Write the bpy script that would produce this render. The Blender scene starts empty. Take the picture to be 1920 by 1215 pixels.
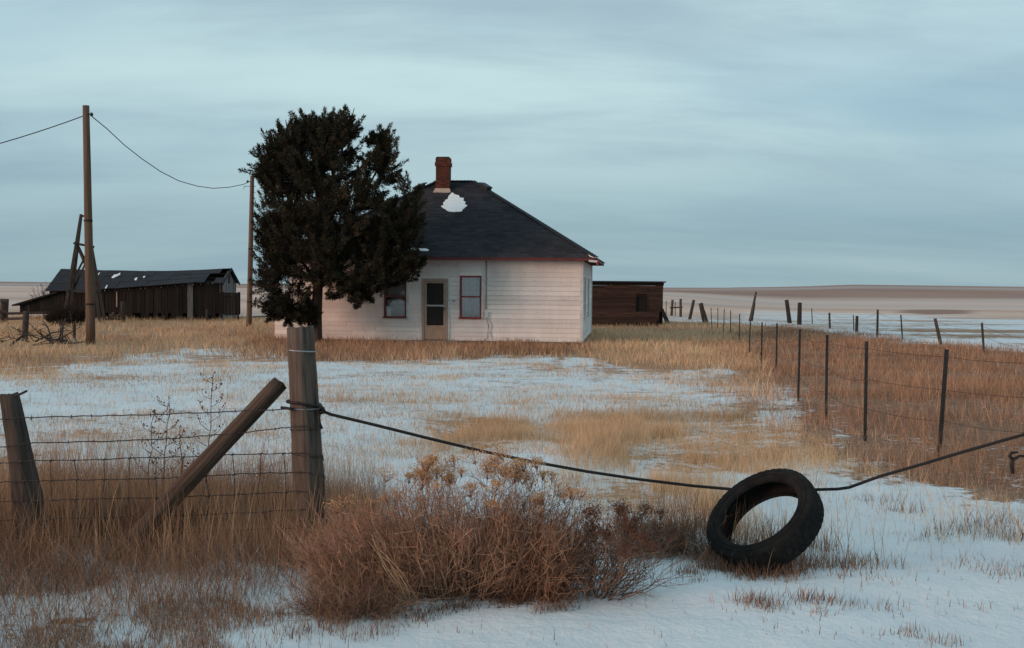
import bpy, bmesh, math, random
import numpy as np
from mathutils import Vector, Matrix, Euler

random.seed(7)
RNG = np.random.RandomState(11)
scene = bpy.context.scene
COL = scene.collection
rad = math.radians

# ------------------------------------------------------------------ camera
CAM_H = 1.62
F = 2133.0                      # focal length in pixels of a 1920 px wide frame
W, HH = 1920.0, 1215.0
CAM_ROT = Matrix.Rotation(rad(90 - 1.92), 3, 'X') @ Matrix.Rotation(rad(0.476), 3, 'Z')
cam_d = bpy.data.cameras.new('camera')
cam_d.sensor_width = 36.0
cam_d.lens = 36.0 * F / W
cam_d.clip_start = 0.05
cam_d.clip_end = 20000
cam = bpy.data.objects.new('camera', cam_d)
cam.matrix_world = Matrix.Translation((0, 0, CAM_H)) @ CAM_ROT.to_4x4()
COL.objects.link(cam)
scene.camera = cam

# ------------------------------------------------------------------ sky
SUN_EL, SUN_AZ = 8.5, 241.0     # degrees; azimuth clockwise from +Y: low, behind the camera and to its left
world = bpy.data.worlds.new('World')
scene.world = world
world.use_nodes = True
nt = world.node_tree
nt.nodes.clear()
def wn(t, **kw):
    n = nt.nodes.new(t)
    for k, v in kw.items():
        setattr(n, k, v)
    return n
wout = wn('ShaderNodeOutputWorld')
wbg = wn('ShaderNodeBackground')
wbg.inputs['Strength'].default_value = 1.0
nt.links.new(wbg.outputs[0], wout.inputs[0])
sky = wn('ShaderNodeTexSky', sky_type='NISHITA')
sky.sun_disc = False
sky.sun_elevation = rad(SUN_EL)
sky.sun_rotation = rad(SUN_AZ)
sky.altitude = 900
sky.air_density = 1.0
sky.dust_density = 0.6
sky.ozone_density = 2.5
skym = wn('ShaderNodeVectorMath', operation='SCALE')
skym.inputs['Scale'].default_value = 0.10
nt.links.new(sky.outputs[0], skym.inputs[0])
tc = wn('ShaderNodeTexCoord')
sep = wn('ShaderNodeSeparateXYZ')
nt.links.new(tc.outputs['Generated'], sep.inputs[0])
def wmath(op, a, b=None, clamp=False):
    n = wn('ShaderNodeMath', operation=op)
    n.use_clamp = clamp
    for i, v in enumerate((a, b)):
        if v is None: continue
        if isinstance(v, (int, float)): n.inputs[i].default_value = v
        else: nt.links.new(v, n.inputs[i])
    return n.outputs[0]
zc = wmath('MAXIMUM', sep.outputs['Z'], 0.0)
zz = wmath('ADD', zc, 0.20)
px_ = wmath('DIVIDE', sep.outputs['X'], zz)
py_ = wmath('DIVIDE', sep.outputs['Y'], zz)
cmb = wn('ShaderNodeCombineXYZ')
nt.links.new(px_, cmb.inputs[0]); nt.links.new(py_, cmb.inputs[1])
def cloud(scale, sx, sy, rot, loc, det, rough, lo, hi):
    m = wn('ShaderNodeMapping')
    m.inputs['Scale'].default_value = (sx, sy, 1)
    m.inputs['Rotation'].default_value = (0, 0, rad(rot))
    m.inputs['Location'].default_value = loc
    nt.links.new(cmb.outputs[0], m.inputs[0])
    n = wn('ShaderNodeTexNoise')
    n.inputs['Scale'].default_value = scale
    n.inputs['Detail'].default_value = det
    n.inputs['Roughness'].default_value = rough
    n.inputs['Distortion'].default_value = 0.35
    nt.links.new(m.outputs[0], n.inputs['Vector'])
    r = wn('ShaderNodeMapRange')
    r.interpolation_type = 'SMOOTHSTEP'
    r.inputs['From Min'].default_value = lo
    r.inputs['From Max'].default_value = hi
    nt.links.new(n.outputs[0], r.inputs[0])
    return r.outputs[0]
c1 = cloud(0.62, 0.55, 1.0, 14, (9.9, 5.2, 0), 4, 0.5, 0.32, 0.62)
c2 = cloud(1.5, 0.46, 1.15, -12, (4.2, 1.9, 0), 7, 0.6, 0.40, 0.74)
def wmix(fac, a, b):
    n = wn('ShaderNodeMix', data_type='RGBA')
    if isinstance(fac, (int, float)): n.inputs[0].default_value = fac
    else: nt.links.new(fac, n.inputs[0])
    for i, v in ((6, a), (7, b)):
        if isinstance(v, tuple): n.inputs[i].default_value = v
        else: nt.links.new(v, n.inputs[i])
    return n.outputs[2]
# thin high overcast: a grey-blue veil over the clear sky, with paler streaks and darker slate bands
veil = wmix(c1, (0.345, 0.530, 0.655, 1), (0.605, 0.800, 0.820, 1))
bands = wmath('MULTIPLY', c2, 0.55)
veil2 = wmix(bands, veil, (0.270, 0.390, 0.490, 1))
# thicker and greyer towards the horizon, all the way round
hz_ = wn('ShaderNodeMapRange'); hz_.interpolation_type = 'SMOOTHSTEP'
hz_.inputs['From Min'].default_value = 0.18; hz_.inputs['From Max'].default_value = 0.03
hz_.inputs['To Min'].default_value = 0.0; hz_.inputs['To Max'].default_value = 0.80
nt.links.new(sep.outputs['Z'], hz_.inputs[0])
c3 = cloud(1.2, 0.22, 0.9, 3, (7.7, 3.3, 0), 5, 0.55, 0.30, 0.72)
low = wmix(c3, (0.205, 0.335, 0.415, 1), (0.330, 0.475, 0.540, 1))
veil3 = wmix(hz_.outputs[0], veil2, low)
base = wmix(0.90, skym.outputs[0], veil3)
nt.links.new(base, wbg.inputs['Color'])

# ------------------------------------------------------------------ sun (after-glow through thin cloud)
sd = bpy.data.lights.new('sun', 'SUN')
sd.energy = 2.7
sd.angle = rad(24)
sd.color = (1.0, 0.60, 0.43)
sun = bpy.data.objects.new('sun', sd)
az, el = rad(SUN_AZ), rad(SUN_EL)
sdir = Vector((math.sin(az) * math.cos(el), math.cos(az) * math.cos(el), math.sin(el)))
sun.rotation_euler = sdir.to_track_quat('Z', 'Y').to_euler()
sun.location = (-20, -20, 30)
COL.objects.link(sun)

scene.view_settings.view_transform = 'Standard'
scene.view_settings.look = 'None'
scene.view_settings.exposure = 0.0
scene.view_settings.gamma = 1.0
scene.view_settings.use_curve_mapping = False
scene.render.engine = 'CYCLES'
scene.cycles.max_bounces = 6
scene.cycles.diffuse_bounces = 3
scene.cycles.glossy_bounces = 2
scene.cycles.transparent_max_bounces = 8
scene.cycles.use_denoising = True

# ------------------------------------------------------------------ layout helpers: photograph pixel -> place on the ground
def smooth(t):
    t = np.clip(t, 0, 1)
    return t * t * (3 - 2 * t)

def _hash(ix, iy, seed):
    h = (ix.astype(np.int64) * 374761393 + iy.astype(np.int64) * 668265263 + seed * 2147483647) & 0xffffffff
    h = ((h ^ (h >> 13)) * 1274126177) & 0xffffffff
    h = (h ^ (h >> 16)) & 0xffffffff
    return h / 4294967295.0

def vnoise(x, y, seed=0):
    x = np.asarray(x, float); y = np.asarray(y, float)
    ix = np.floor(x); iy = np.floor(y)
    fx = x - ix; fy = y - iy
    fx = fx * fx * (3 - 2 * fx); fy = fy * fy * (3 - 2 * fy)
    a = _hash(ix, iy, seed); b = _hash(ix + 1, iy, seed)
    c = _hash(ix, iy + 1, seed); d = _hash(ix + 1, iy + 1, seed)
    return (a * (1 - fx) + b * fx) * (1 - fy) + (c * (1 - fx) + d * fx) * fy

def fbm(x, y, seed=0, octaves=4):
    s = 0; a = 1; t = 0
    for i in range(octaves):
        s = s + a * vnoise(x * 2 ** i, y * 2 ** i, seed + i * 17); t += a; a *= 0.5
    return s / t

def height(x, y):
    x = np.asarray(x, float); y = np.asarray(y, float)
    z = -0.42 * smooth((y - 7) / 34.0)
    z = z - 0.06 * smooth((y - 42) / 30)
    # the land falls away a little on the right, then rises to low far hills
    ang = x / np.maximum(y, 1.0)
    side = smooth((ang - 0.11) / 0.16) * smooth((y - 20) / 40.0)
    z = z - 3.2 * side * smooth((y - 62) / 300)
    far = smooth((y - 480) / 650.0)
    prof = np.interp(ang, [-0.6, -0.42, -0.2, 0.05, 0.13, 0.2, 0.3, 0.45, 0.7],
                     [3.0, 2.0, 1.4, 0.2, 0.0, 4.4, 9.4, 8.6, 7.5])
    z = z + far * prof
    mid = smooth((y - 90) / 120.0) * (1 - smooth((y - 420) / 300.0))
    z = z + mid * 0.35 * (fbm(x / 70.0, y / 70.0, 5, 3) - 0.5)
    near = 1 - smooth((y - 12) / 60.0)
    z = z + near * 0.10 * (fbm(x / 3.1 + 5, y / 3.1, 3, 3) - 0.5)
    close = 1 - smooth((y - 10) / 14.0)
    z = z + close * (0.060 * (fbm(x / 0.55, y / 0.55, 9, 3) - 0.5) + 0.09 * (fbm(x / 1.3 + 3, y / 0.9, 13, 2) - 0.5))
    return z

def H(x, y):
    return float(height(np.array([x]), np.array([y]))[0])

def ray(px, py):
    v = CAM_ROT @ Vector(((px - W / 2) / F, -(py - HH / 2) / F, -1.0))
    return v / v.y

def at(px, py, Y):
    v = ray(px, py)
    return Vector((v.x * Y, Y, CAM_H + v.z * Y))

def gnd(px, py):
    v = ray(px, py)
    Y = 2.0 * 1250.0 ** np.linspace(0, 1, 900)
    d = CAM_H + v.z * Y - height(v.x * Y, Y)
    k = np.nonzero(d < 0)[0]
    if len(k) == 0: hi = 2500.0
    else:
        k = max(int(k[0]), 1)
        hi = Y[k - 1] + (Y[k] - Y[k - 1]) * d[k - 1] / (d[k - 1] - d[k])
    return Vector((v.x * hi, hi, H(v.x * hi, hi)))

def stand(px, ptop, h, y0=8.0, y1=120.0):
    """foot of an upright of height h whose top shows at (px, ptop)"""
    v = ray(px, ptop)
    Y = y0 * (y1 / y0) ** np.linspace(0, 1, 600)
    k = int(np.argmin(np.abs(CAM_H + v.z * Y - h - height(v.x * Y, Y)) / Y))
    return Vector((v.x * Y[k], Y[k], H(v.x * Y[k], Y[k])))

def inpoly(x, y, poly):
    x = np.asarray(x); y = np.asarray(y)
    ins = np.zeros(x.shape, bool)
    n = len(poly)
    for i in range(n):
        x0, y0 = poly[i]; x1, y1 = poly[(i + 1) % n]
        if y0 == y1: continue
        c = ((y0 > y) != (y1 > y)) & (x < (x1 - x0) * (y - y0) / (y1 - y0) + x0)
        ins ^= c
    return ins

def zone(pts):
    return [tuple(gnd(*p)[:2]) for p in pts]

# ------------------------------------------------------------------ object helpers
def tag(o, label=None, cat=None, group=None, kind=None):
    if label: o['label'] = label
    if cat: o['category'] = cat
    if group: o['group'] = group
    if kind: o['kind'] = kind
    return o

def empty(name, loc, rz=0.0, label=None, cat=None, group=None):
    o = bpy.data.objects.new(name, None)
    o.empty_display_size = 0.2
    o.location = loc
    o.rotation_euler = (0, 0, rz)
    COL.objects.link(o)
    return tag(o, label, cat, group)

def link(name, me, mat=None, parent=None, loc=None, rot=None, scale=None):
    o = bpy.data.objects.new(name, me)
    if mat is not None and len(me.materials) == 0: me.materials.append(mat)
    if parent is not None: o.parent = parent
    if loc is not None: o.location = loc
    if rot is not None: o.rotation_euler = rot
    if scale is not None: o.scale = scale
    COL.objects.link(o)
    return o

class MB:
    def __init__(self):
        self.v = []; self.f = []
    def box(self, c, s, m=None):
        b = len(self.v)
        for dz in (-.5, .5):
            for dx, dy in ((-.5, -.5), (.5, -.5), (.5, .5), (-.5, .5)):
                p = Vector((dx * s[0], dy * s[1], dz * s[2]))
                if m is not None: p = m @ p
                self.v.append(tuple(p + Vector(c)))
        for q in ((3, 2, 1, 0), (4, 5, 6, 7), (0, 1, 5, 4), (1, 2, 6, 5), (2, 3, 7, 6), (3, 0, 4, 7)):
            self.f.append(tuple(b + i for i in q))
        return self
    def hexa(self, pts):
        """eight corners: bottom ring then top ring"""
        b = len(self.v)
        self.v += [tuple(p) for p in pts]
        for q in ((3, 2, 1, 0), (4, 5, 6, 7), (0, 1, 5, 4), (1, 2, 6, 5), (2, 3, 7, 6), (3, 0, 4, 7)):
            self.f.append(tuple(b + i for i in q))
        return self
    def bar(self, p0, p1, w, h, up=(0, 0, 1), w1=None, h1=None):
        p0 = Vector(p0); p1 = Vector(p1)
        d = (p1 - p0).normalized()
        s = d.cross(Vector(up))
        if s.length < 1e-4: s = d.cross(Vector((0, 1, 0)))
        s.normalize(); u = s.cross(d)
        w1 = w if w1 is None else w1; h1 = h if h1 is None else h1
        b = len(self.v)
        for p, ww, hh in ((p0, w, h), (p1, w1, h1)):
            for a, c in ((-1, -1), (1, -1), (1, 1), (-1, 1)):
                self.v.append(tuple(p + s * a * ww / 2 + u * c * hh / 2))
        for q in ((3, 2, 1, 0), (4, 5, 6, 7), (0, 1, 5, 4), (1, 2, 6, 5), (2, 3, 7, 6), (3, 0, 4, 7)):
            self.f.append(tuple(b + i for i in q))
        return self
    def tube(self, pts, rads, n=6, cap=True, rough=0.0, seed=0):
        pts = [Vector(p) for p in pts]
        if isinstance(rads, (int, float)): rads = [rads] * len(pts)
        b = len(self.v)
        rr = random.Random(seed)
        prof = [1 + rough * rr.uniform(-1, 1) for _ in range(n)]
        ref = None
        for i, p in enumerate(pts):
            d = (pts[min(i + 1, len(pts) - 1)] - pts[max(i - 1, 0)])
            if d.length < 1e-9: d = Vector((0, 0, 1))
            d.normalize()
            if ref is None:
                ref = d.orthogonal().normalized() if abs(d.z) < 0.95 else Vector((1, 0, 0))
            s = (ref - d * ref.dot(d))
            if s.length < 1e-6: s = d.orthogonal()
            s.normalize(); ref = s
            t = d.cross(s)
            for k in range(n):
                a = 2 * math.pi * k / n
                q = rads[i] * (prof[k] + rough * 0.35 * rr.uniform(-1, 1))
                self.v.append(tuple(p + (s * math.cos(a) + t * math.sin(a)) * q))
        for i in range(len(pts) - 1):
            for k in range(n):
                k2 = (k + 1) % n
                self.f.append((b + i * n + k, b + i * n + k2, b + (i + 1) * n + k2, b + (i + 1) * n + k))
        if cap:
            self.f.append(tuple(b + k for k in range(n - 1, -1, -1)))
            e = b + (len(pts) - 1) * n
            self.f.append(tuple(e + k for k in range(n)))
        return self
    def poly(self, pts):
        b = len(self.v)
        self.v += [tuple(p) for p in pts]
        self.f.append(tuple(range(b, b + len(pts))))
        return self
    def mesh(self, name, smooth_=False):
        me = bpy.data.meshes.new(name)
        me.from_pydata(self.v, [], self.f)
        me.update()
        if smooth_:
            me.polygons.foreach_set('use_smooth', [True] * len(me.polygons))
        return me
    def build(self, name, mat=None, parent=None, smooth_=False, **kw):
        return link(name, self.mesh(name, smooth_), mat, parent, **kw)

# ------------------------------------------------------------------ materials
def new_mat(name):
    m = bpy.data.materials.new(name)
    m.use_nodes = True
    t = m.node_tree
    b = t.nodes['Principled BSDF']
    if 'Specular IOR Level' in b.inputs: b.inputs['Specular IOR Level'].default_value = 0.3
    return m, t, b

def ramp(t, stops, src):
    r = t.nodes.new('ShaderNodeValToRGB')
    e = r.color_ramp.elements
    while len(e) < len(stops): e.new(0.5)
    for el_, (p, c) in zip(e, stops):
        el_.position = p
        el_.color = c if len(c) == 4 else (*c, 1)
    t.links.new(src, r.inputs[0])
    return r.outputs[0]

def noise(t, scale, vec=None, detail=5, rough=0.55, dist=0.0):
    n = t.nodes.new('ShaderNodeTexNoise')
    n.inputs['Scale'].default_value = scale
    n.inputs['Detail'].default_value = detail
    n.inputs['Roughness'].default_value = rough
    n.inputs['Distortion'].default_value = dist
    if vec is not None: t.links.new(vec, n.inputs['Vector'])
    return n.outputs[0]

def coords(t, scale=(1, 1, 1), kind='Object', per_object=True):
    c = t.nodes.new('ShaderNodeTexCoord')
    src = c.outputs[kind]
    if per_object:
        oi = t.nodes.new('ShaderNodeObjectInfo')
        ad = t.nodes.new('ShaderNodeVectorMath'); ad.operation = 'ADD'
        sc = t.nodes.new('ShaderNodeMath'); sc.operation = 'MULTIPLY'; sc.inputs[1].default_value = 37.0
        t.links.new(oi.outputs['Random'], sc.inputs[0])
        t.links.new(src, ad.inputs[0]); t.links.new(sc.outputs[0], ad.inputs[1])
        src = ad.outputs[0]
    mp = t.nodes.new('ShaderNodeMapping')
    mp.inputs['Scale'].default_value = scale
    t.links.new(src, mp.inputs[0])
    return mp.outputs[0]

def bump(t, b, src, strength, dist=0.01):
    n = t.nodes.new('ShaderNodeBump')
    n.inputs['Strength'].default_value = strength
    n.inputs['Distance'].default_value = dist
    t.links.new(src, n.inputs['Height'])
    t.links.new(n.outputs[0], b.inputs['Normal'])

def mixc(t, fac, a, b, mode='MIX'):
    n = t.nodes.new('ShaderNodeMix'); n.data_type = 'RGBA'; n.blend_type = mode
    if isinstance(fac, (int, float)): n.inputs[0].default_value = fac
    else: t.links.new(fac, n.inputs[0])
    for i, v in ((6, a), (7, b)):
        if isinstance(v, tuple): n.inputs[i].default_value = (*v, 1) if len(v) == 3 else v
        else: t.links.new(v, n.inputs[i])
    return n.outputs[2]

def wood(name, dark, light, grain=(14, 14, 0.9), scale=3.0, rough=0.9, vary=0.25, bmp=0.6):
    m, t, b = new_mat(name)
    v = coords(t, grain)
    n1 = noise(t, scale, v, 6, 0.62, 0.4)
    c = ramp(t, [(0.30, dark), (0.5, tuple((a + q) / 2 for a, q in zip(dark, light))), (0.72, light)], n1)
    oi = t.nodes.new('ShaderNodeObjectInfo')
    mr = t.nodes.new('ShaderNodeMapRange')
    mr.inputs['To Min'].default_value = 1 - vary; mr.inputs['To Max'].default_value = 1 + vary
    t.links.new(oi.outputs['Random'], mr.inputs[0])
    mu = t.nodes.new('ShaderNodeVectorMath'); mu.operation = 'SCALE'
    t.links.new(c, mu.inputs[0]); t.links.new(mr.outputs[0], mu.inputs['Scale'])
    t.links.new(mu.outputs[0], b.inputs['Base Color'])
    b.inputs['Roughness'].default_value = rough
    bump(t, b, n1, bmp, 0.01)
    return m

def plain(name, c1, c2=None, scale=6.0, rough=0.8, bmp=0.0, metal=0.0, spec=0.3, vary=0.0):
    m, t, b = new_mat(name)
    c2 = c2 or tuple(x * 0.75 for x in c1)
    v = coords(t)
    n1 = noise(t, scale, v, 5, 0.6)
    c = ramp(t, [(0.33, c2), (0.66, c1)], n1)
    if vary:
        oi = t.nodes.new('ShaderNodeObjectInfo')
        mr = t.nodes.new('ShaderNodeMapRange')
        mr.inputs['To Min'].default_value = 1 - vary; mr.inputs['To Max'].default_value = 1 + vary
        t.links.new(oi.outputs['Random'], mr.inputs[0])
        mu = t.nodes.new('ShaderNodeVectorMath'); mu.operation = 'SCALE'
        t.links.new(c, mu.inputs[0]); t.links.new(mr.outputs[0], mu.inputs['Scale'])
        c = mu.outputs[0]
    t.links.new(c, b.inputs['Base Color'])
    b.inputs['Roughness'].default_value = rough
    b.inputs['Metallic'].default_value = metal
    b.inputs['Specular IOR Level'].default_value = spec
    if bmp: bump(t, b, n1, bmp, 0.01)
    return m

def blade_mat(name, trans=0.35):
    """dry stems and leaves: colour from the per-blade attribute"""
    m, t, b = new_mat(name)
    a = t.nodes.new('ShaderNodeAttribute'); a.attribute_name = 'tint'
    t.links.new(a.outputs['Color'], b.inputs['Base Color'])
    b.inputs['Roughness'].default_value = 0.85
    b.inputs['Specular IOR Level'].default_value = 0.15
    if trans > 0:
        tr = t.nodes.new('ShaderNodeBsdfTranslucent')
        t.links.new(a.outputs['Color'], tr.inputs[0])
        mx = t.nodes.new('ShaderNodeMixShader'); mx.inputs[0].default_value = trans
        t.links.new(b.outputs[0], mx.inputs[1]); t.links.new(tr.outputs[0], mx.inputs[2])
        t.links.new(mx.outputs[0], t.nodes['Material Output'].inputs[0])
    return m

def siding_paint():
    """old white paint: broad stains, rain streaks, flaked spots of grey wood"""
    m, t, b = new_mat('white_siding_paint')
    v = coords(t, per_object=False)
    vs = coords(t, (0.7, 0.7, 0.16), per_object=False)
    n1 = noise(t, 0.9, v, 5, 0.6); n2 = noise(t, 2.2, vs, 5, 0.65); n3 = noise(t, 13.0, v, 5, 0.7, 0.6)
    c = ramp(t, [(0.30, (0.665, 0.62, 0.595)), (0.62, (0.775, 0.73, 0.705))], n1)
    c = mixc(t, 0.45, c, ramp(t, [(0.30, (0.76, 0.72, 0.69)), (0.60, (1, 1, 1))], n2), 'MULTIPLY')
    flake = ramp(t, [(0.63, (0, 0, 0)), (0.67, (1, 1, 1))], n3)
    c = mixc(t, flake, c, (0.27, 0.25, 0.245))
    oi = t.nodes.new('ShaderNodeObjectInfo'); mr = t.nodes.new('ShaderNodeMapRange')
    mr.inputs['To Min'].default_value = 0.87; mr.inputs['To Max'].default_value = 1.05
    t.links.new(oi.outputs['Random'], mr.inputs[0])
    mu = t.nodes.new('ShaderNodeVectorMath'); mu.operation = 'SCALE'
    t.links.new(c, mu.inputs[0]); t.links.new(mr.outputs[0], mu.inputs['Scale'])
    t.links.new(mu.outputs[0], b.inputs['Base Color'])
    b.inputs['Roughness'].default_value = 0.75
    bump(t, b, n3, 0.25, 0.006)
    return m

M = {}
M['blade'] = blade_mat('dry_grass')
M['twig'] = blade_mat('dry_twig', 0.0)
M['leaf'] = blade_mat('juniper_leaf', 0.12)
M['post'] = wood('weathered_post', (0.030, 0.022, 0.018), (0.135, 0.100, 0.080), (16, 16, 0.7), 3.2, bmp=0.9, vary=0.12)
M['old_post'] = wood('dark_old_post', (0.018, 0.014, 0.012), (0.085, 0.066, 0.055), (16, 16, 0.8), 3.0, bmp=0.9)
M['log'] = wood('split_log', (0.020, 0.013, 0.010), (0.115, 0.070, 0.050), (17, 17, 0.8), 3.0, bmp=1.0)
M['pole'] = wood('utility_pole_wood', (0.045, 0.028, 0.020), (0.155, 0.098, 0.066), (12, 12, 0.25), 2.0, bmp=0.5)
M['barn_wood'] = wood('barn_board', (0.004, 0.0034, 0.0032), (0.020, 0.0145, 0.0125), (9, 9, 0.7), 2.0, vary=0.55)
M['grey_wood'] = wood('grey_board', (0.06, 0.06, 0.062), (0.22, 0.215, 0.215), (9, 9, 0.7), 2.0, vary=0.3)
M['shed_wood'] = wood('shed_board', (0.012, 0.007, 0.006), (0.056, 0.029, 0.022), (0.8, 9, 9), 2.0, vary=0.35)
M['white'] = siding_paint()
M['trim_white'] = plain('white_trim_paint', (0.62, 0.62, 0.62), (0.45, 0.45, 0.45), 5, 0.7)
M['red'] = plain('red_trim_paint', (0.27, 0.040, 0.042), (0.16, 0.030, 0.032), 7, 0.7)
M['red_faded'] = plain('faded_red_paint', (0.20, 0.062, 0.055), (0.12, 0.040, 0.036), 7, 0.75)
M['red_dark'] = plain('red_fascia_paint', (0.12, 0.028, 0.028), (0.07, 0.020, 0.020), 7, 0.7)
M['tan'] = plain('tan_door_paint', (0.40, 0.29, 0.21), (0.31, 0.215, 0.155), 5, 0.6)
M['grey_frame'] = plain('grey_door_casing', (0.38, 0.30, 0.265), (0.28, 0.215, 0.19), 6, 0.7)
M['dark'] = plain('dark_inside', (0.010, 0.009, 0.009), None, 3, 0.9)
M['black'] = plain('black_metal', (0.012, 0.012, 0.014), None, 8, 0.55, spec=0.4)
M['alu'] = plain('aluminium_bar', (0.42, 0.42, 0.44), (0.33, 0.33, 0.35), 9, 0.45, metal=0.4)
M['curtain'] = plain('grey_curtain', (0.66, 0.66, 0.66), (0.52, 0.52, 0.53), 9, 0.9)
M['orange_in'] = plain('orange_reflection', (0.115, 0.040, 0.016), (0.06, 0.022, 0.010), 3, 0.7)  # orange-brown of the interior reflection, given as a surface colour
M['rust'] = plain('rusty_steel', (0.030, 0.020, 0.017), (0.014, 0.011, 0.011), 20, 0.8)
M['wire'] = plain('rusty_wire', (0.050, 0.036, 0.034), (0.020, 0.016, 0.016), 60, 0.7, spec=0.4)
M['bright_wire'] = plain('galvanised_wire', (0.42, 0.43, 0.46), (0.28, 0.29, 0.31), 60, 0.45, metal=0.5)
M['cable'] = plain('black_cable', (0.018, 0.014, 0.014), (0.008, 0.007, 0.008), 60, 0.65)
M['rubber'] = plain('tyre_rubber', (0.020, 0.0185, 0.018), (0.007, 0.0068, 0.007), 9, 0.9, 0.35, spec=0.12)
M['brick'] = plain('chimney_brick', (0.115, 0.034, 0.022), (0.055, 0.020, 0.014), 20, 0.9, 0.3, vary=0.3)
M['mortar'] = plain('dark_mortar', (0.10, 0.062, 0.045), (0.06, 0.035, 0.025), 20, 0.95)
M['cream'] = plain('cream_mortar', (0.44, 0.36, 0.30), (0.33, 0.26, 0.21), 14, 0.95)
M['snow'] = plain('snow', (0.80, 0.80, 0.81), (0.72, 0.72, 0.74), 8, 0.7, 0.3)
M['concrete'] = plain('old_concrete', (0.27, 0.25, 0.235), (0.17, 0.155, 0.14), 6, 0.95, 0.3)
M['stone'] = plain('pale_rubble', (0.40, 0.39, 0.39), (0.25, 0.24, 0.24), 5, 0.95, 0.4)
M['bark'] = wood('juniper_bark', (0.035, 0.022, 0.017), (0.125, 0.076, 0.055), (10, 10, 0.6), 2.5, bmp=0.8)

def glass():
    m, t, b = new_mat('window_glass')
    g = t.nodes.new('ShaderNodeBsdfGlossy'); g.inputs['Roughness'].default_value = 0.06
    tr = t.nodes.new('ShaderNodeBsdfTransparent')
    fr = t.nodes.new('ShaderNodeFresnel'); fr.inputs[0].default_value = 1.9
    mx = t.nodes.new('ShaderNodeMixShader')
    t.links.new(fr.outputs[0], mx.inputs[0])
    t.links.new(tr.outputs[0], mx.inputs[1]); t.links.new(g.outputs[0], mx.inputs[2])
    t.links.new(mx.outputs[0], t.nodes['Material Output'].inputs[0])
    return m
M['glass'] = glass()

def screen_mat():
    m, t, b = new_mat('insect_screen')
    b.inputs['Base Color'].default_value = (0.03, 0.027, 0.026, 1)
    b.inputs['Roughness'].default_value = 0.7
    tr = t.nodes.new('ShaderNodeBsdfTransparent')
    mx = t.nodes.new('ShaderNodeMixShader'); mx.inputs[0].default_value = 0.45
    t.links.new(b.outputs[0], mx.inputs[1]); t.links.new(tr.outputs[0], mx.inputs[2])
    t.links.new(mx.outputs[0], t.nodes['Material Output'].inputs[0])
    return m
M['screen'] = screen_mat()

def shingle_mat():
    m, t, b = new_mat('asphalt_shingle')
    a = t.nodes.new('ShaderNodeAttribute'); a.attribute_name = 'tint'
    v = coords(t, per_object=False)
    n1 = noise(t, 60, v, 3, 0.7)
    n2 = noise(t, 0.8, v, 4, 0.6)
    c = mixc(t, 1.0, a.outputs['Color'], ramp(t, [(0.3, (0.6, 0.6, 0.62)), (0.7, (1.25, 1.25, 1.25))], n1), 'MULTIPLY')
    c = mixc(t, 0.8, c, ramp(t, [(0.35, (0.7, 0.72, 0.78)), (0.65, (1.15, 1.1, 1.1))], n2), 'MULTIPLY')
    t.links.new(c, b.inputs['Base Color'])
    b.inputs['Roughness'].default_value = 0.85
    bump(t, b, n1, 0.4, 0.004)
    return m
M['shingle'] = shingle_mat()
M['barn_roof'] = wood('barn_roofing', (0.007, 0.0073, 0.0098), (0.021, 0.0215, 0.028), (3, 1, 3), 3.0, 0.8, 0.25, 0.4)
M['steel_post'] = plain('dark_steel_post', (0.030, 0.028, 0.026), (0.016, 0.015, 0.015), 14, 0.6, spec=0.4)
M['stalk'] = plain('red_brown_stalk', (0.13, 0.058, 0.040), (0.075, 0.036, 0.028), 30, 0.9)
M['straw'] = plain('pale_straw', (0.50, 0.34, 0.20), (0.38, 0.25, 0.14), 30, 0.85)
M['brush'] = plain('grey_brush', (0.075, 0.060, 0.055), (0.035, 0.028, 0.026), 6, 0.95)
# ------------------------------------------------------------------ ground: zones of snow and dry grass
HOUSE = dict(o=Vector((2.39, 39.2, 0)), rz=rad(-6.0), w=10.28, d=9.0)
HOUSE['o'].z = -0.42
Z_BELT = zone([(-900, 716), (0, 706), (110, 694), (230, 672), (300, 656), (370, 660), (430, 668), (520, 677), (700, 679), (800, 674),
               (900, 664), (1000, 666), (1090, 668), (1160, 676), (1200, 690), (1310, 692), (1400, 700), (1450, 722), (1475, 770), (1500, 815), (1560, 852),
               (1650, 885), (1780, 925), (1920, 965), (3000, 1100), (3000, 760), (1920, 660), (1800, 650), (1700, 640), (1560, 622),
               (1400, 608), (1240, 602), (1000, 598), (500, 594), (0, 592), (-900, 585)])
Z_RIGHT = zone([(1400, 640), (1440, 690), (1475, 770), (1500, 815), (1560, 852), (1650, 885), (1780, 925), (1920, 965), (3000, 1100),
                (3000, 760), (1920, 660), (1800, 650), (1700, 640), (1560, 622), (1440, 612)])
Z_FRONT = zone([(470, 660), (560, 680), (700, 681), (830, 676), (960, 668), (1085, 668), (1095, 645), (900, 632), (600, 628), (480, 640)])
Z_GOLD = [zone([(770, 812), (860, 778), (960, 790), (1000, 815), (980, 842), (860, 846)]),
          zone([(1040, 812), (1130, 775), (1230, 790), (1330, 775), (1450, 790), (1500, 830), (1530, 865), (1440, 880), (1330, 905), (1180, 872), (1080, 850)]),
          zone([(1060, 935), (1180, 900), (1300, 920), (1380, 960), (1330, 1010), (1200, 1020), (1100, 990)])]
Z_PATH = zone([(300, 655), (520, 652), (540, 676), (430, 668)])
Z_ROAD = zone([(-900, 905), (0, 915), (150, 925), (420, 920), (560, 925), (660, 930), (720, 990), (700, 1060), (560, 1085), (520, 1110), (420, 1150), (330, 1172), (200, 1190),
               (100, 1230), (-100, 1330), (-1200, 1330)])
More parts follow.
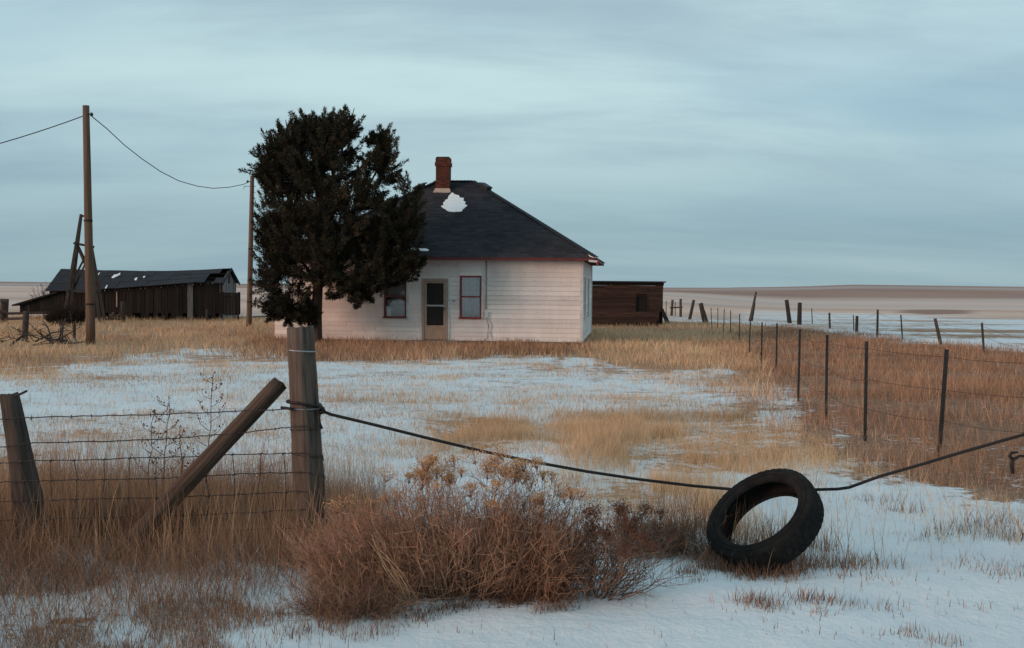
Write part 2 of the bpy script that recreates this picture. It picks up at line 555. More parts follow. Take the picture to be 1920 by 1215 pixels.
Z_VERGE = zone([(-900, 1060), (0, 1060), (300, 1070), (520, 1050), (700, 1080), (760, 1120), (640, 1190), (560, 1215), (480, 1260), (-900, 1330)])
Z_BUSH = zone([(600, 1060), (760, 1040), (1000, 1050), (1120, 1090), (1110, 1130), (1040, 1150), (900, 1145), (840, 1125), (720, 1150), (620, 1165), (590, 1110)])
Z_SNOWFIELD = zone([(1390, 592), (1560, 621), (1700, 639), (1800, 649), (1920, 658), (3000, 755), (3000, 610), (1920, 596), (1700, 590), (1500, 584), (1395, 581)])
Z_HOLLOW = zone([(1680, 585), (1710, 581), (1770, 580), (1815, 583), (1815, 588), (1740, 590)])

def zsoft(x, y, poly, amp, scale, seed):
    wx = x + amp * (fbm(x / scale, y / scale, seed, 3) - 0.5) * 2
    wy = y + amp * (fbm(x / scale + 31.7, y / scale, seed + 50, 3) - 0.5) * 2
    return inpoly(wx, wy, poly)

def zavg(x, y, poly, amp, scale, seed):
    """soft 0..1 membership: a few warped look-ups averaged"""
    s = 0
    for k in range(5):
        s = s + zsoft(x, y, poly, amp * (0.5 + 0.7 * k), scale * 0.66 ** k, seed + 7 * k)
    return s / 5.0

def fields(x, y):
    """snow cover, tone (0 straw .. 1 red-brown) of the ground at x, y"""
    snow = 0.70 + 0.30 * (fbm(x / 2.3, y / 2.3, 21, 3) - 0.5) * 2
    snow = np.where(y < 8.5, 0.99, snow)
    t = smooth((y - 7.2) / 2.5); snow = (0.955 + 0.03 * fbm(x / 0.7, y / 0.7, 27, 2)) * (1 - t) + np.minimum(snow, 0.985) * t
    tone = 0.35 + 0.5 * (fbm(x / 4.0, y / 4.0, 23, 3) - 0.5)
    warp = np.clip(y * 0.075, 0.45, 2.2)
    belt = zavg(x, y, Z_BELT, warp, np.clip(y * 0.09, 0.8, 6), 31)
    snow = snow * (1 - belt) + belt * (0.13 + 0.6 * (fbm(x / 3.0, y / 3.0, 41, 3) - 0.45))
    rt = zavg(x, y, Z_RIGHT, warp, np.clip(y * 0.09, 0.8, 6), 37)
    tone = tone + rt * 0.45
    snow = snow + rt * 0.10 * (1 - smooth((y - 12) / 10.0))
    fr = zavg(x, y, Z_FRONT, 0.5, 2.0, 39); tone = tone + fr * 0.4
    for k, zg in enumerate(Z_GOLD):
        g = zavg(x, y, zg, 0.5, 1.5, 61 + k)
        snow = snow * (1 - 0.42 * g); tone = tone - g * 0.2
    pa = zavg(x, y, Z_PATH, 0.6, 3.0, 71); snow = snow * (1 - pa) + 0.75 * pa
    rd = zavg(x, y, Z_ROAD, 0.25, 0.7, 81)
    snow = snow * (1 - rd) + rd * (0.70 + 0.5 * (fbm(x / 0.6, y / 0.6, 83, 3) - 0.5)); tone = tone + rd * 0.5
    ve = zavg(x, y, Z_VERGE, 0.25, 0.7, 91)
    snow = snow * (1 - ve * (1 - rd)) + ve * (1 - rd) * 0.80
    bu = zavg(x, y, Z_BUSH, 0.16, 0.35, 99)
    snow = snow * (1 - bu) + bu * 0.48; tone = tone + bu * 0.6
    sf = zavg(x, y, Z_SNOWFIELD, 1.5, 8.0, 95)
    farm = smooth((y - 62) / 25.0)
    st = fbm(x / 60.0, y / 16.0, 101, 4)
    snow = snow * (1 - farm) + farm * np.clip(0.20 + 1.1 * (st - 0.5), 0.0, 0.6)
    vf = smooth((y - 260) / 200.0)
    snow = snow * (1 - vf) + vf * np.clip(0.14 + 0.9 * (fbm(x / 300.0, y / 110.0, 103, 4) - 0.52), 0.0, 0.6)
    tone = tone * (1 - farm) + farm * (0.20 + 0.8 * (fbm(x / 160.0, y / 50.0, 107, 3) - 0.4))
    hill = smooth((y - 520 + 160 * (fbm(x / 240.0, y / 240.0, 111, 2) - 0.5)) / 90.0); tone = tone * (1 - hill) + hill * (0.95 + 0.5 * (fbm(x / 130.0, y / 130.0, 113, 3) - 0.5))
    snow = snow * (1 - sf) + sf * np.clip(0.62 + 1.5 * (fbm(x / 7.0, y / 3.0, 109, 4) - 0.5), 0.15, 1)
    ho = inpoly(x, y, Z_HOLLOW); snow = np.where(ho, 0.0, snow); tone = np.where(ho, 1.3, tone)
    return np.clip(snow, 0, 1), np.clip(tone, 0, 1.3)

def axis(lo, d0, d1, hi, step, g0, g1):
    a = list(np.arange(d0, d1 + 1e-6, step))
    s, p, left = step, d0, []
    while p > lo: s *= g0; p -= s; left.append(p)
    s, p, right = step, a[-1], []
    while p < hi: s *= g1; p += s; right.append(p)
    return np.array(left[::-1] + a + right)
gx = axis(-5000, -9, 9, 5000, 0.14, 1.055, 1.055)
gy = axis(-900, 3.5, 13, 6000, 0.14, 1.12, 1.02)
GX, GY = np.meshgrid(gx, gy)
GZ = height(GX, GY)
nx, ny = len(gx), len(gy)
co = np.stack([GX, GY, GZ], -1).reshape(-1, 3)
idx = np.arange(nx * ny).reshape(ny, nx)
quads = np.stack([idx[:-1, :-1], idx[:-1, 1:], idx[1:, 1:], idx[1:, :-1]], -1).reshape(-1, 4)

def np_mesh(name, co, faces, n_per, mat=None, tint=None, smooth_=False):
    """mesh from numpy arrays; faces is (n, n_per); tint is per-face or per-vertex colour"""
    me = bpy.data.meshes.new(name)
    me.vertices.add(len(co)); me.vertices.foreach_set('co', np.ascontiguousarray(co, dtype=np.float32).ravel())
    nf = len(faces)
    me.loops.add(nf * n_per); me.loops.foreach_set('vertex_index', np.ascontiguousarray(faces, dtype=np.int32).ravel())
    me.polygons.add(nf)
    me.polygons.foreach_set('loop_start', np.arange(0, nf * n_per, n_per, dtype=np.int32))
    if smooth_: me.polygons.foreach_set('use_smooth', np.ones(nf, dtype=bool))
    me.update(calc_edges=True)
    if tint is not None:
        a = me.color_attributes.new('tint', 'FLOAT_COLOR', 'POINT')
        c = np.ones((len(co), 4), dtype=np.float32); c[:, :3] = tint
        a.data.foreach_set('color', c.ravel())
    if mat is not None: me.materials.append(mat)
    return me

gme = np_mesh('ground', co, quads, 4, None, None, True)
sn, tn = fields(co[:, 0], co[:, 1])
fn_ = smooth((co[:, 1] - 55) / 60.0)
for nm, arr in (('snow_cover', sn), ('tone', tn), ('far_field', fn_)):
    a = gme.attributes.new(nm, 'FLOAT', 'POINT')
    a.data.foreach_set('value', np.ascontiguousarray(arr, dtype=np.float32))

def ground_mat():
    m, t, b = new_mat('snowy_prairie')
    v = coords(t, per_object=False)
    A = t.nodes.new('ShaderNodeAttribute'); A.attribute_name = 'snow_cover'
    T = t.nodes.new('ShaderNodeAttribute'); T.attribute_name = 'tone'
    n1 = noise(t, 1.7, v, 6, 0.62)
    n2 = noise(t, 11.0, v, 4, 0.65)
    n3 = noise(t, 45.0, v, 2, 0.6)
    def mth(op, a, b_, clamp=False):
        n = t.nodes.new('ShaderNodeMath'); n.operation = op; n.use_clamp = clamp
        for i, q in enumerate((a, b_)):
            if isinstance(q, (int, float)): n.inputs[i].default_value = q
            else: t.links.new(q, n.inputs[i])
        return n.outputs[0]
    nn = mth('ADD', mth('ADD', mth('MULTIPLY', n1, 0.42), mth('MULTIPLY', n2, 0.38)), mth('MULTIPLY', n3, 0.20))
    th = mth('ADD', mth('MULTIPLY', mth('SUBTRACT', 1.0, A.outputs['Fac']), 0.42), 0.27)
    d = mth('SUBTRACT', nn, th)
    mask = t.nodes.new('ShaderNodeMapRange'); mask.interpolation_type = 'SMOOTHSTEP'
    mask.inputs['From Min'].default_value = -0.025; mask.inputs['From Max'].default_value = 0.035
    t.links.new(d, mask.inputs[0])
    straw = ramp(t, [(0.3, (0.30, 0.175, 0.100)), (0.7, (0.52, 0.325, 0.195))], n2)
    brown = ramp(t, [(0.3, (0.11, 0.056, 0.038)), (0.7, (0.30, 0.155, 0.094))], n2)
    tf = mth('ADD', T.outputs['Fac'], mth('MULTIPLY', mth('SUBTRACT', n1, 0.5), 0.9), True)
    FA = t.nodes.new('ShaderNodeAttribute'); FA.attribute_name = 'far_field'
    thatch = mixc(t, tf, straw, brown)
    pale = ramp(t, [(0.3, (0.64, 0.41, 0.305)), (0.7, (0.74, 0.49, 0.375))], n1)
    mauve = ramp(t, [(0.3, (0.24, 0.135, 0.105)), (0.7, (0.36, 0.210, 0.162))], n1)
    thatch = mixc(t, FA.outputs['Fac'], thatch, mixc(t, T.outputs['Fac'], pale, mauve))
    # beyond the yard the snow is a thin dusting between the stalks, not patches
    dust = mth('MULTIPLY', A.outputs['Fac'], 0.85, True)
    mm = t.nodes.new('ShaderNodeMix'); mm.data_type = 'FLOAT'
    t.links.new(FA.outputs['Fac'], mm.inputs[0]); t.links.new(mask.outputs[0], mm.inputs[2]); t.links.new(dust, mm.inputs[3])
    mask_out = mm.outputs[0]
    snowc = ramp(t, [(0.3, (0.60, 0.64, 0.68)), (0.65, (0.70, 0.725, 0.75))], n1)
    t.links.new(mixc(t, mask_out, thatch, snowc), b.inputs['Base Color'])
    b.inputs['Roughness'].default_value = 0.8
    b.inputs['Specular IOR Level'].default_value = 0.15
    hh = mth('ADD', mth('MULTIPLY', mask.outputs[0], 0.5), mth('ADD', mth('MULTIPLY', n2, 0.6), mth('MULTIPLY', n3, 0.16)))
    hh = mth('ADD', hh, mth('MULTIPLY', n1, 1.6))
    bump(t, b, hh, 0.5, 0.04)
    return m
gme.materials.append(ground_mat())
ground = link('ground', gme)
ground['kind'] = 'structure'
# ------------------------------------------------------------------ the house
ho = HOUSE['o']; HW, HD = HOUSE['w'], HOUSE['d']
house = empty('farmhouse', ho, HOUSE['rz'], 'small white clapboard farmhouse with dark hip roof and red window trim', 'house')
HM = Matrix.Translation(ho) @ Matrix.Rotation(HOUSE['rz'], 4, 'Z')
HMI = HM.inverted()
def face(px, py):
    """photograph pixel -> (x, z) on the front wall, house coordinates"""
    o = HMI @ Vector((0, 0, CAM_H)); d = HMI.to_3x3() @ ray(px, py)
    k = -o.y / d.y
    return o.x + d.x * k, o.z + d.z * k
def side(px, py):
    """photograph pixel -> (y, z) on the right-hand wall"""
    o = HMI @ Vector((0, 0, CAM_H)); d = HMI.to_3x3() @ ray(px, py)
    k = -o.x / d.x
    return o.y + d.y * k, o.z + d.z * k
WALL_H = face(1085, 485)[1]
BASE = 0.16
IN = 0.13
core = MB()
core.box((-HW / 2, HD / 2, WALL_H / 2 - 0.15), (HW - 2 * IN, HD - 2 * IN, WALL_H + 0.3))
wall = core.build('wall', M['dark'], house)
fnd = MB()
fnd.box((-HW / 2, HD / 2, -0.12), (HW - 0.06, HD - 0.06, 0.58))
fnd.build('foundation', M['concrete'], house)

wl = face(723, 0)[0], face(765, 0)[0]
wr = face(866, 0)[0], face(907, 0)[0]
dr = face(795, 0)[0], face(844, 0)[0]
zt, zb = face(886, 517)[1], face(886, 598)[1]
zd0, zd1 = face(820, 640)[1], face(820, 522)[1]
holes = [(wl[0], wl[1], zb, zt), (dr[0], dr[1], zd0 - 0.3, zd1), (wr[0], wr[1], zb, zt)]
rv = 0.160
def siding(axis_, length, holes, y_sign, z0, z1):
    """lapped boards cut round the openings; axis_ 'x' = front wall, 'y' = right wall, 'l' = left wall"""
    k = 0; z = z0
    rr = random.Random(5 if axis_ == 'x' else 9)
    while z < z1 - 0.02:
        top = min(z + rv, z1)
        cuts = [(0, length)]; partial = []
        for a, b_, h0, h1 in holes:
            if top > h0 + 0.004 and z < h1 - 0.004:
                if z < h0 - 0.01: partial.append((a, b_, z, h0))
                if top > h1 + 0.01: partial.append((a, b_, h1, top))
                nxt = []
                for p, q in cuts:
                    if b_ <= p or a >= q: nxt.append((p, q)); continue
                    if a > p: nxt.append((p, a))
                    if b_ < q: nxt.append((b_, q))
                cuts = nxt
        for p, q in cuts:
            # a butt joint somewhere in the longer runs
            segs = [(p, q)]
            if q - p > 4.2:
                j = p + (q - p) * rr.uniform(0.3, 0.7); segs = [(p, j - 0.003), (j + 0.003, q)]
            for s0, s1 in segs:
                if s1 - s0 < 0.03: continue
                sag = rr.uniform(-0.007, 0.007)
                out_b, out_t, back = 0.028 + rr.uniform(-.004, .006), 0.008, -0.004
                pts = []
                for zz_, o_ in ((z + sag, out_b), (top + 0.016, out_t)):
                    if axis_ == 'x':
                        pts += [(-s1, -o_, zz_), (-s0, -o_, zz_), (-s0, IN - 0.006, zz_), (-s1, IN - 0.006, zz_)]
                    elif axis_ == 'y':
                        pts += [(o_, s0, zz_), (o_, s1, zz_), (-IN + 0.006, s1, zz_), (-IN + 0.006, s0, zz_)]
                    else:
                        pts += [(-HW - o_, s1, zz_), (-HW - o_, s0, zz_), (-HW + IN - 0.006, s0, zz_), (-HW + IN - 0.006, s1, zz_)]
                MB().hexa(pts).build('board', M['white'], wall)
        for s0, s1, za, zb_ in partial:
            o0 = 0.028 - 0.020 * (za - z) / rv
            pts = []
            for zz_, o_ in ((za + 0.001, o0), (zb_ - 0.001, 0.008 + 0.020 * (top - zb_) / rv)):
                if axis_ == 'x': pts += [(-s1, -o_, zz_), (-s0, -o_, zz_), (-s0, IN - 0.006, zz_), (-s1, IN - 0.006, zz_)]
                else: pts += [(o_, s0, zz_), (o_, s1, zz_), (-IN + 0.006, s1, zz_), (-IN + 0.006, s0, zz_)]
            MB().hexa(pts).build('board', M['white'], wall)
        z += rv; k += 1
siding('x', HW, [(-b_, -a, h0, h1) for a, b_, h0, h1 in holes], -1, BASE - 0.05, WALL_H)
y1a, y1b = 1.6, 2.55
y2a, y2b = 4.9, 5.9
sideholes = [(y1a, y1b, zb, zt), (y2a, y2b, zb, zt)]
siding('y', HD, sideholes, 1, BASE - 0.05, WALL_H)
siding('l', HD, [], 1, BASE - 0.05, WALL_H)
# corner boards
for cx, cy in ((0.0, 0.0), (0.0, HD), (-HW, 0.0)):
    MB().box((cx + (0.0 if cx == 0 else 0.0), cy, (WALL_H + BASE) / 2 - 0.03), (0.10, 0.10, WALL_H - BASE + 0.05)).build('corner_board', M['trim_white'], wall)

def window(x0, x1, z0, z1, frame_m, plane='x', style=0):
    """double-hung window: frame, two sashes, two panes, sill, curtain"""
    w, h = x1 - x0, z1 - z0
    def P(x, o, z):
        return (x, -o, z) if plane == 'x' else (o, x, z)
    def S(w_, o_, h_):
        return (w_, o_, h_) if plane == 'x' else (o_, w_, h_)
    mx = (x0 + x1) / 2
    t = 0.055
    fr = MB()
    fr.box(P(x0 + t / 2, 0.012, (z0 + z1) / 2), S(t, 0.07, h)); fr.box(P(x1 - t / 2, 0.012, (z0 + z1) / 2), S(t, 0.07, h))
    fr.box(P(mx, 0.012, z1 - t / 2 - 0.003), S(w - 2 * t, 0.068, t))
    win = fr.build('window', frame_m, house)
    MB().box(P(mx, 0.03, z0 + 0.030), S(w + 0.05, 0.12, 0.06)).build('sill', frame_m, win)
    MB().box(P(mx, -0.012, (z0 + z1) / 2 + 0.02), S(w - 2 * t, 0.04, 0.05)).build('meeting_rail', frame_m, win)
    midz = (z0 + z1) / 2 + 0.02
    for a, b_, off in ((z0 + 0.06, midz - 0.025, -0.026), (midz + 0.025, z1 - t, -0.014)):
        MB().box(P(mx, off, (a + b_) / 2), S(w - 2 * t, 0.006, b_ - a)).build('pane', M['glass'], win)
    if style == 0:
        c = MB()
        n = 22
        prev = None
        for i in range(n + 1):
            u = x0 + t + (w - 2 * t) * i / n
            o = -0.085 + 0.018 * math.sin(i * 1.9)
            cur = (P(u, o, z0 + 0.07), P(u, o, z1 - t))
            if prev: c.poly([prev[0], cur[0], cur[1], prev[1]])
            prev = cur
        c.build('curtain', M['curtain'], win)
    elif style == 1:
        c = MB()
        c.box(P(mx, -0.09, z0 + h * 0.73), S(w - 2 * t, 0.01, h * 0.54 - t))
        c.build('blind', M['curtain'], win)
        MB().box(P(x0 + w * 0.20, -0.092, z0 + h * 0.23), S(w * 0.16, 0.01, h * 0.40)).build('curtain', M['curtain'], win)
        MB().box(P(mx + 0.06, -0.10, z0 + h * 0.40), S(w * 0.62, 0.01, h * 0.11)).build('shelf', M['tan'], win)
    return win
window(wl[0], wl[1], zb, zt, M['red_faded'], 'x', 1)['label'] = 'faded red window half open to a dark room'
MB().box((wl[1] + 0.05, -0.032, (zb + zt) / 2), (0.085, 0.05, zt - zb + 0.1)).build('casing', M['trim_white'], house)
window(wr[0], wr[1], zb, zt, M['red'], 'x', 0)['label'] = 'bright red framed window with grey curtain'
MB().box((wr[1] + 0.04, -0.032, (zb + zt) / 2), (0.07, 0.05, zt - zb + 0.06)).build('casing', M['trim_white'], house)
for a, b_ in ((y1a, y1b), (y2a, y2b)):
    window(a, b_, zb, zt, M['trim_white'], 'y', 2)

# screen door
dx0, dx1 = dr
mx = (dx0 + dx1) / 2; dw = dx1 - dx0
dz0 = zd0 + 0.05
cas = MB()
cas.box((dx0 + 0.04, -0.022, (dz0 + zd1) / 2), (0.08, 0.075, zd1 - dz0)); cas.box((dx1 - 0.04, -0.022, (dz0 + zd1) / 2), (0.08, 0.075, zd1 - dz0))
cas.box((mx, -0.022, zd1 - 0.05), (dw - 0.162, 0.073, 0.10))
casing = cas.build('door_casing', M['grey_frame'], house)
MB().box((dx1 + 0.035, -0.028, (dz0 + zd1) / 2 - 0.02), (0.06, 0.05, zd1 - dz0)).build('casing', M['trim_white'], house)
ix0, ix1 = dx0 + 0.085, dx1 - 0.085
iz0, iz1 = dz0 + 0.02, zd1 - 0.105
st = 0.075
d1_ = face(820, 573)[1]; d2_ = face(820, 610)[1]
door = MB()
for x in (ix0 + st / 2, ix1 - st / 2): door.box((x, -0.012, (iz0 + iz1) / 2), (st, 0.034, iz1 - iz0))
door.box(((ix0 + ix1) / 2, -0.012, iz1 - 0.03), (ix1 - ix0 - 2 * st, 0.032, 0.06))
door.box(((ix0 + ix1) / 2, -0.012, (iz0 + d2_) / 2), (ix1 - ix0 - 2 * st, 0.026, d2_ - iz0))
dob = door.build('screen_door', M['tan'], house)
MB().box(((ix0 + ix1) / 2, -0.016, d1_), (ix1 - ix0 - 2 * st, 0.034, 0.055)).build('cross_bar', M['alu'], dob)
MB().box(((ix0 + ix1) / 2, -0.004, (d1_ + iz1) / 2), (ix1 - ix0 - 2 * st, 0.004, iz1 - d1_ - 0.09)).build('screen', M['screen'], dob)
MB().box(((ix0 + ix1) / 2, -0.004, (d1_ + d2_) / 2), (ix1 - ix0 - 2 * st, 0.004, d1_ - d2_ - 0.056)).build('screen', M['screen'], dob)
MB().box((ix1 - 0.26, 0.075, (d1_ + iz1) / 2), (0.42, 0.02, iz1 - d1_ - 0.06)).build('reflection_panel', M['orange_in'], dob)  # interior reflection behind the screen, put in as a coloured panel
kz = face(840, 579)[1]
MB().tube([(ix1 - 0.03, -0.03, kz), (ix1 - 0.03, -0.075, kz)], [0.022, 0.03], 8).build('handle', M['black'], dob)

# small fittings on the front wall
lx, lz = face(786, 516)
mb = MB(); mb.tube([(lx, -0.02, lz + 0.03), (lx, -0.10, lz + 0.05), (lx, -0.15, lz)], 0.014, 6)
mb.tube([(lx, -0.15, lz + 0.06), (lx, -0.15, lz + 0.03), (lx, -0.15, lz - 0.05), (lx, -0.15, lz - 0.07)], [0.03, 0.065, 0.06, 0.02], 10)
mb.build('porch_lamp', M['black'], house, True)
bx_, bz_ = face(852, 564)
MB().box((bx_, -0.04, bz_), (0.05, 0.04, 0.07)).build('bell_button', M['tan'], house)
# service conduit, meter box and loose wires
cx0 = face(912, 500)[0]
mb = MB(); mb.tube([(cx0, -0.06, face(912, 489)[1]), (cx0 + 0.01, -0.06, face(912, 540)[1]), (cx0, -0.06, face(912, 580)[1])], 0.02, 7)
cond = mb.build('conduit', M['grey_frame'], house, True)
mz = face(914, 590)[1]
MB().box((cx0 + 0.03, -0.07, mz), (0.13, 0.08, 0.2)).build('meter_box', M['trim_white'], house)
for pts in (((913, 597), (916, 612), (914, 636)), ((917, 597), (923, 610), (920, 625), (924, 638))):
    MB().tube([(face(*p)[0], -0.045, face(*p)[1]) for p in pts], 0.006, 5).build('loose_wire', M['black'], house)
# peeling patch of bare grey wood and open joints
stp = MB(); stp.box((face(822, 0)[0], -0.45, dz0 - 0.07), (1.75, 0.8, 0.12)); stp.box((face(822, 0)[0], -0.35, dz0 - 0.27), (1.6, 0.6, 0.28))
stp.build('door_step', M['concrete'], house)

# roof
OV = 0.50
SL = None
ez = WALL_H + 0.02
ridge_z = face(850, 340)[1]
# the ridge stands half the house depth behind the wall: use its true height above eye level
rp = HMI @ at(853, 340, (HM @ Vector((-HW / 2, HD / 2, 0))).y)
ridge_z = rp.z
A0, A1 = -HW - OV, OV
B0, B1 = -OV, HD + OV
half = (B1 - B0) / 2
R0 = (A0 + half, HD / 2, ridge_z); R1 = (A1 - half, HD / 2, ridge_z)
if R1[0] - R0[0] < 1.3:
    c_ = (R0[0] + R1[0]) / 2; R0 = (c_ - 0.7, HD / 2, ridge_z); R1 = (c_ + 0.7, HD / 2, ridge_z)
ez0 = ez
corners = [(A0, B0, ez0), (A1, B0, ez0), (A1, B1, ez0), (A0, B1, ez0)]
deck = MB()
pts = corners + [R0, R1]
b = len(deck.v); deck.v += [tuple(p) for p in pts]
deck.f += [(0, 1, 5, 4), (1, 2, 5), (2, 3, 4, 5), (3, 0, 4)]
low = [(x, y, z - 0.09) for x, y, z in corners]; deck.v += low
deck.f += [(6, 7, 1, 0), (7, 8, 2, 1), (8, 9, 3, 2), (9, 6, 0, 3), (9, 8, 7, 6)]
roof = deck.build('roof', M['dark'], house)
fb = 0.095
for p, q, nm in ((corners[0], corners[1], 0), (corners[1], corners[2], 1), (corners[3], corners[0], 2)):
    p = Vector(p); q = Vector(q); out = (q - p).cross(Vector((0, 0, 1))).normalized()
    MB().bar(p + out * 0.013 + Vector((0, 0, -0.055)), q + out * 0.013 + Vector((0, 0, -0.055)), 0.024, fb).build('fascia', M['red_dark'], roof)
# rafter tail / gutter end at the right corner
e = Vector(corners[1])
MB().bar(e + Vector((-0.25, -0.03, -0.10)), e + Vector((0.05, -0.03, -0.13)), 0.07, 0.07).build('gutter_end', M['trim_white'], roof)
MB().tube([e + Vector((0.04, -0.03, -0.12)), e + Vector((0.06, -0.03, -0.24))], 0.045, 8).build('downpipe_stub', M['red'], roof)

def shingle_face(p0, p1, q1, q0, seed):
    """courses of tabs from the eave p0-p1 up to q0-q1, each tab a thin slab"""
    rr = np.random.RandomState(seed)
    p0, p1, q0, q1 = map(Vector, (p0, p1, q0, q1))
    along = (p1 - p0).normalized()
    mid0 = p0 + along * ((q0 - p0).dot(along))
    upv = (q0 - mid0); SLn = upv.length; up = upv / SLn
    n = along.cross(up).normalized()
    L = (p1 - p0).length; a0 = (q0 - p0).dot(along); a1 = (q1 - p0).dot(along)
    rev = 0.14; V = []; Fq = []; T = []
    k = 0; s = -0.02
    while s < SLn - 0.01:
        f0 = max(s, 0) / SLn
        f1 = min((s + rev) / SLn, 1)
        l, r = a0 * f0, L + (a1 - L) * f0
        l1, r1 = a0 * f1, L + (a1 - L) * f1
        u = l - (k % 2) * 0.16 - rr.rand() * 0.08
        while u < r:
            w_ = 0.30 + rr.rand() * 0.03
            x0, x1 = max(u + 0.003, l), min(u + w_ - 0.003, r)
            if x1 - x0 > 0.015:
                y0_, y1_ = max(u + 0.003, l1), min(u + w_ - 0.003, r1)
                if y1_ - y0_ < 0.01: y0_ = y1_ = min(max((x0 + x1) / 2, l1), r1)
                t0 = 0.016 + rr.rand() * 0.008; ds = rr.uniform(-.008, .008)
                bb = len(V)
                A = p0 + along * x0 + up * (s + ds); B = p0 + along * x1 + up * (s + ds)
                Cc = p0 + along * y1_ + up * min(s + rev + 0.03, SLn); D = p0 + along * y0_ + up * min(s + rev + 0.03, SLn)
                for q, h in ((A, 0.001), (B, 0.001), (A, t0), (B, t0), (Cc, 0.004), (D, 0.004)):
                    V.append(tuple(q + n * h))
                Fq += [(bb, bb + 1, bb + 3, bb + 2), (bb + 2, bb + 3, bb + 4, bb + 5)]
                g = 0.030 * (0.72 + 0.6 * rr.rand())
                T += [(g * 0.95, g * 1.0, g * 1.22)] * 6
            u += w_
        s += rev; k += 1
    me = np_mesh('shingles', np.array(V), np.array(Fq), 4, M['shingle'], np.array(T))
    o = link('shingles', me, None, roof); o['kind'] = 'stuff'
    return p0, along, up, n, SLn
ff = shingle_face(corners[0], corners[1], R1, R0, 1)
shingle_face(corners[1], corners[2], R1, R1, 2)
shingle_face(corners[3], corners[0], R0, R0, 3)
shingle_face(corners[2], corners[3], R0, R1, 4)
# hip and ridge caps
def caps(p, q, seed):
    p = Vector(p); q = Vector(q); L = (q - p).length; d = (q - p) / L
    m_ = MB(); s = 0; rr = random.Random(seed)
    while s < L:
        a = p + d * s; b_ = p + d * min(s + 0.2, L)
        m_.bar(a + Vector((0, 0, 0.028)), b_ + Vector((0, 0, 0.014)), 0.24, 0.018)
        s += 0.15
    me = m_.mesh('cap_shingles')
    a = me.color_attributes.new('tint', 'FLOAT_COLOR', 'POINT')
    a.data.foreach_set('color', np.tile(np.array([0.026, 0.027, 0.032, 1], np.float32), len(me.vertices)))
    o = link('cap_shingles', me, M['shingle'], roof); o['kind'] = 'stuff'
for i, (c_, r_) in enumerate(((corners[0], R0), (corners[1], R1), (corners[2], R1), (corners[3], R0), (R0, R1))): caps(c_, r_, i)

def on_roof(px, py):
    o = HMI @ Vector((0, 0, CAM_H)); d = HMI.to_3x3() @ ray(px, py)
    k = (ff[0] - o).dot(ff[3]) / d.dot(ff[3])
    return o + d * k
# two small vents straddling the hips
for (px, py), cn, rn in (((911, 353), corners[1], R1), ((790, 350), corners[0], R0)):
    c_ = Vector(cn); r_ = Vector(rn); f_ = 0.885
    p = c_.lerp(r_, f_); d = (r_ - c_).normalized()
    v_ = MB(); v_.bar(p - d * 0.22 + Vector((0, 0, 0.02)), p + d * 0.22 + Vector((0, 0, 0.02)), 0.22, 0.26)
    v_.bar(p - d * 0.28 + Vector((0, 0, 0.15)), p + d * 0.26 + Vector((0, 0, 0.15)), 0.28, 0.04)
    v_.build('roof_vent', M['black'], roof)

# chimney of brick on a cream mortar collar
ctop = at(831, 293, (HM @ Vector((-HW / 2, HD / 2 - 0.55, 0))).y)
cl = HMI @ ctop
cxx, cyy, cz1 = cl.x, HD / 2 - 0.50, cl.z
cw = 0.52
fz = lambda y: ez0 + (ridge_z - ez0) * (y - B0) / half
cz0 = fz(cyy - cw / 2) - 0.02
ch = MB(); ch.box((cxx, cyy, (cz0 + cz1) / 2 - 0.25), (cw - 0.05, cw - 0.05, cz1 - cz0 + 0.44))
chim = ch.build('chimney', M['mortar'], roof)
co_ = MB(); co_.hexa([(cxx - .36, cyy - .36, cz0 - .05), (cxx + .36, cyy - .36, cz0 - .05), (cxx + .36, cyy + .3, cz0 - .05), (cxx - .36, cyy + .3, cz0 - .05),
                      (cxx - .275, cyy - .275, cz0 + .15), (cxx + .275, cyy - .275, cz0 + .15), (cxx + .275, cyy + .275, cz0 + .15), (cxx - .275, cyy + .275, cz0 + .15)])
co_.build('mortar_collar', M['cream'], chim) if False else co_.build('mortar_collar', M['cream'], roof)
# the chimney is a part of the house in its own right, so that its bricks are its sub-parts
chim.parent = house
bl, bh_, mj = 0.205, 0.066, 0.011
bme = MB().box((0, 0, 0), (1, 1, 1)).mesh('brick'); bme.materials.append(M['brick'])
z = cz0 + 0.155; k = 0
ncourse = int((cz1 - z) / (bh_ + mj))
for c in range(ncourse):
    grow = 0.0
    if c in (ncourse - 4, ncourse - 3): grow = 0.035
    elif c >= ncourse - 2: grow = 0.012
    W_ = cw + grow * 2
    for sd_ in range(4):
        off = (c + sd_) % 2
        lens = [W_ / 2 - 0.055, W_ / 2 - 0.055] if off else [bl * 0.5, bl, W_ - 0.11 - 1.5 * bl - 2 * mj]
        u = -W_ / 2 + (0.11 if sd_ % 2 else 0.0)
        tot = W_ - 0.11
        u = -W_ / 2; span = W_ - 0.102
        n_ = 2 if off else 3
        ws = [span / 2] * 2 if off else [span * .26, span * .48, span * .26]
        for w_ in ws:
            cu = u + w_ / 2
            jit = RNG.uniform(-.004, .004)
            rz_ = sd_ * math.pi / 2
            lc = Vector((cu, -W_ / 2 + 0.05 + jit, 0)); lc.rotate(Euler((0, 0, rz_)))
            o = link('brick', bme, None, chim, (cxx + lc.x, cyy + lc.y, z + bh_ / 2), (0, 0, rz_ + RNG.uniform(-.01, .01)), (w_ - mj, 0.10, bh_))
            u += w_
    z += bh_ + mj
MB().box((cxx, cyy, z + 0.012), (cw - 0.02, cw - 0.02, 0.03)).build('chimney_cap', M['black'], chim)

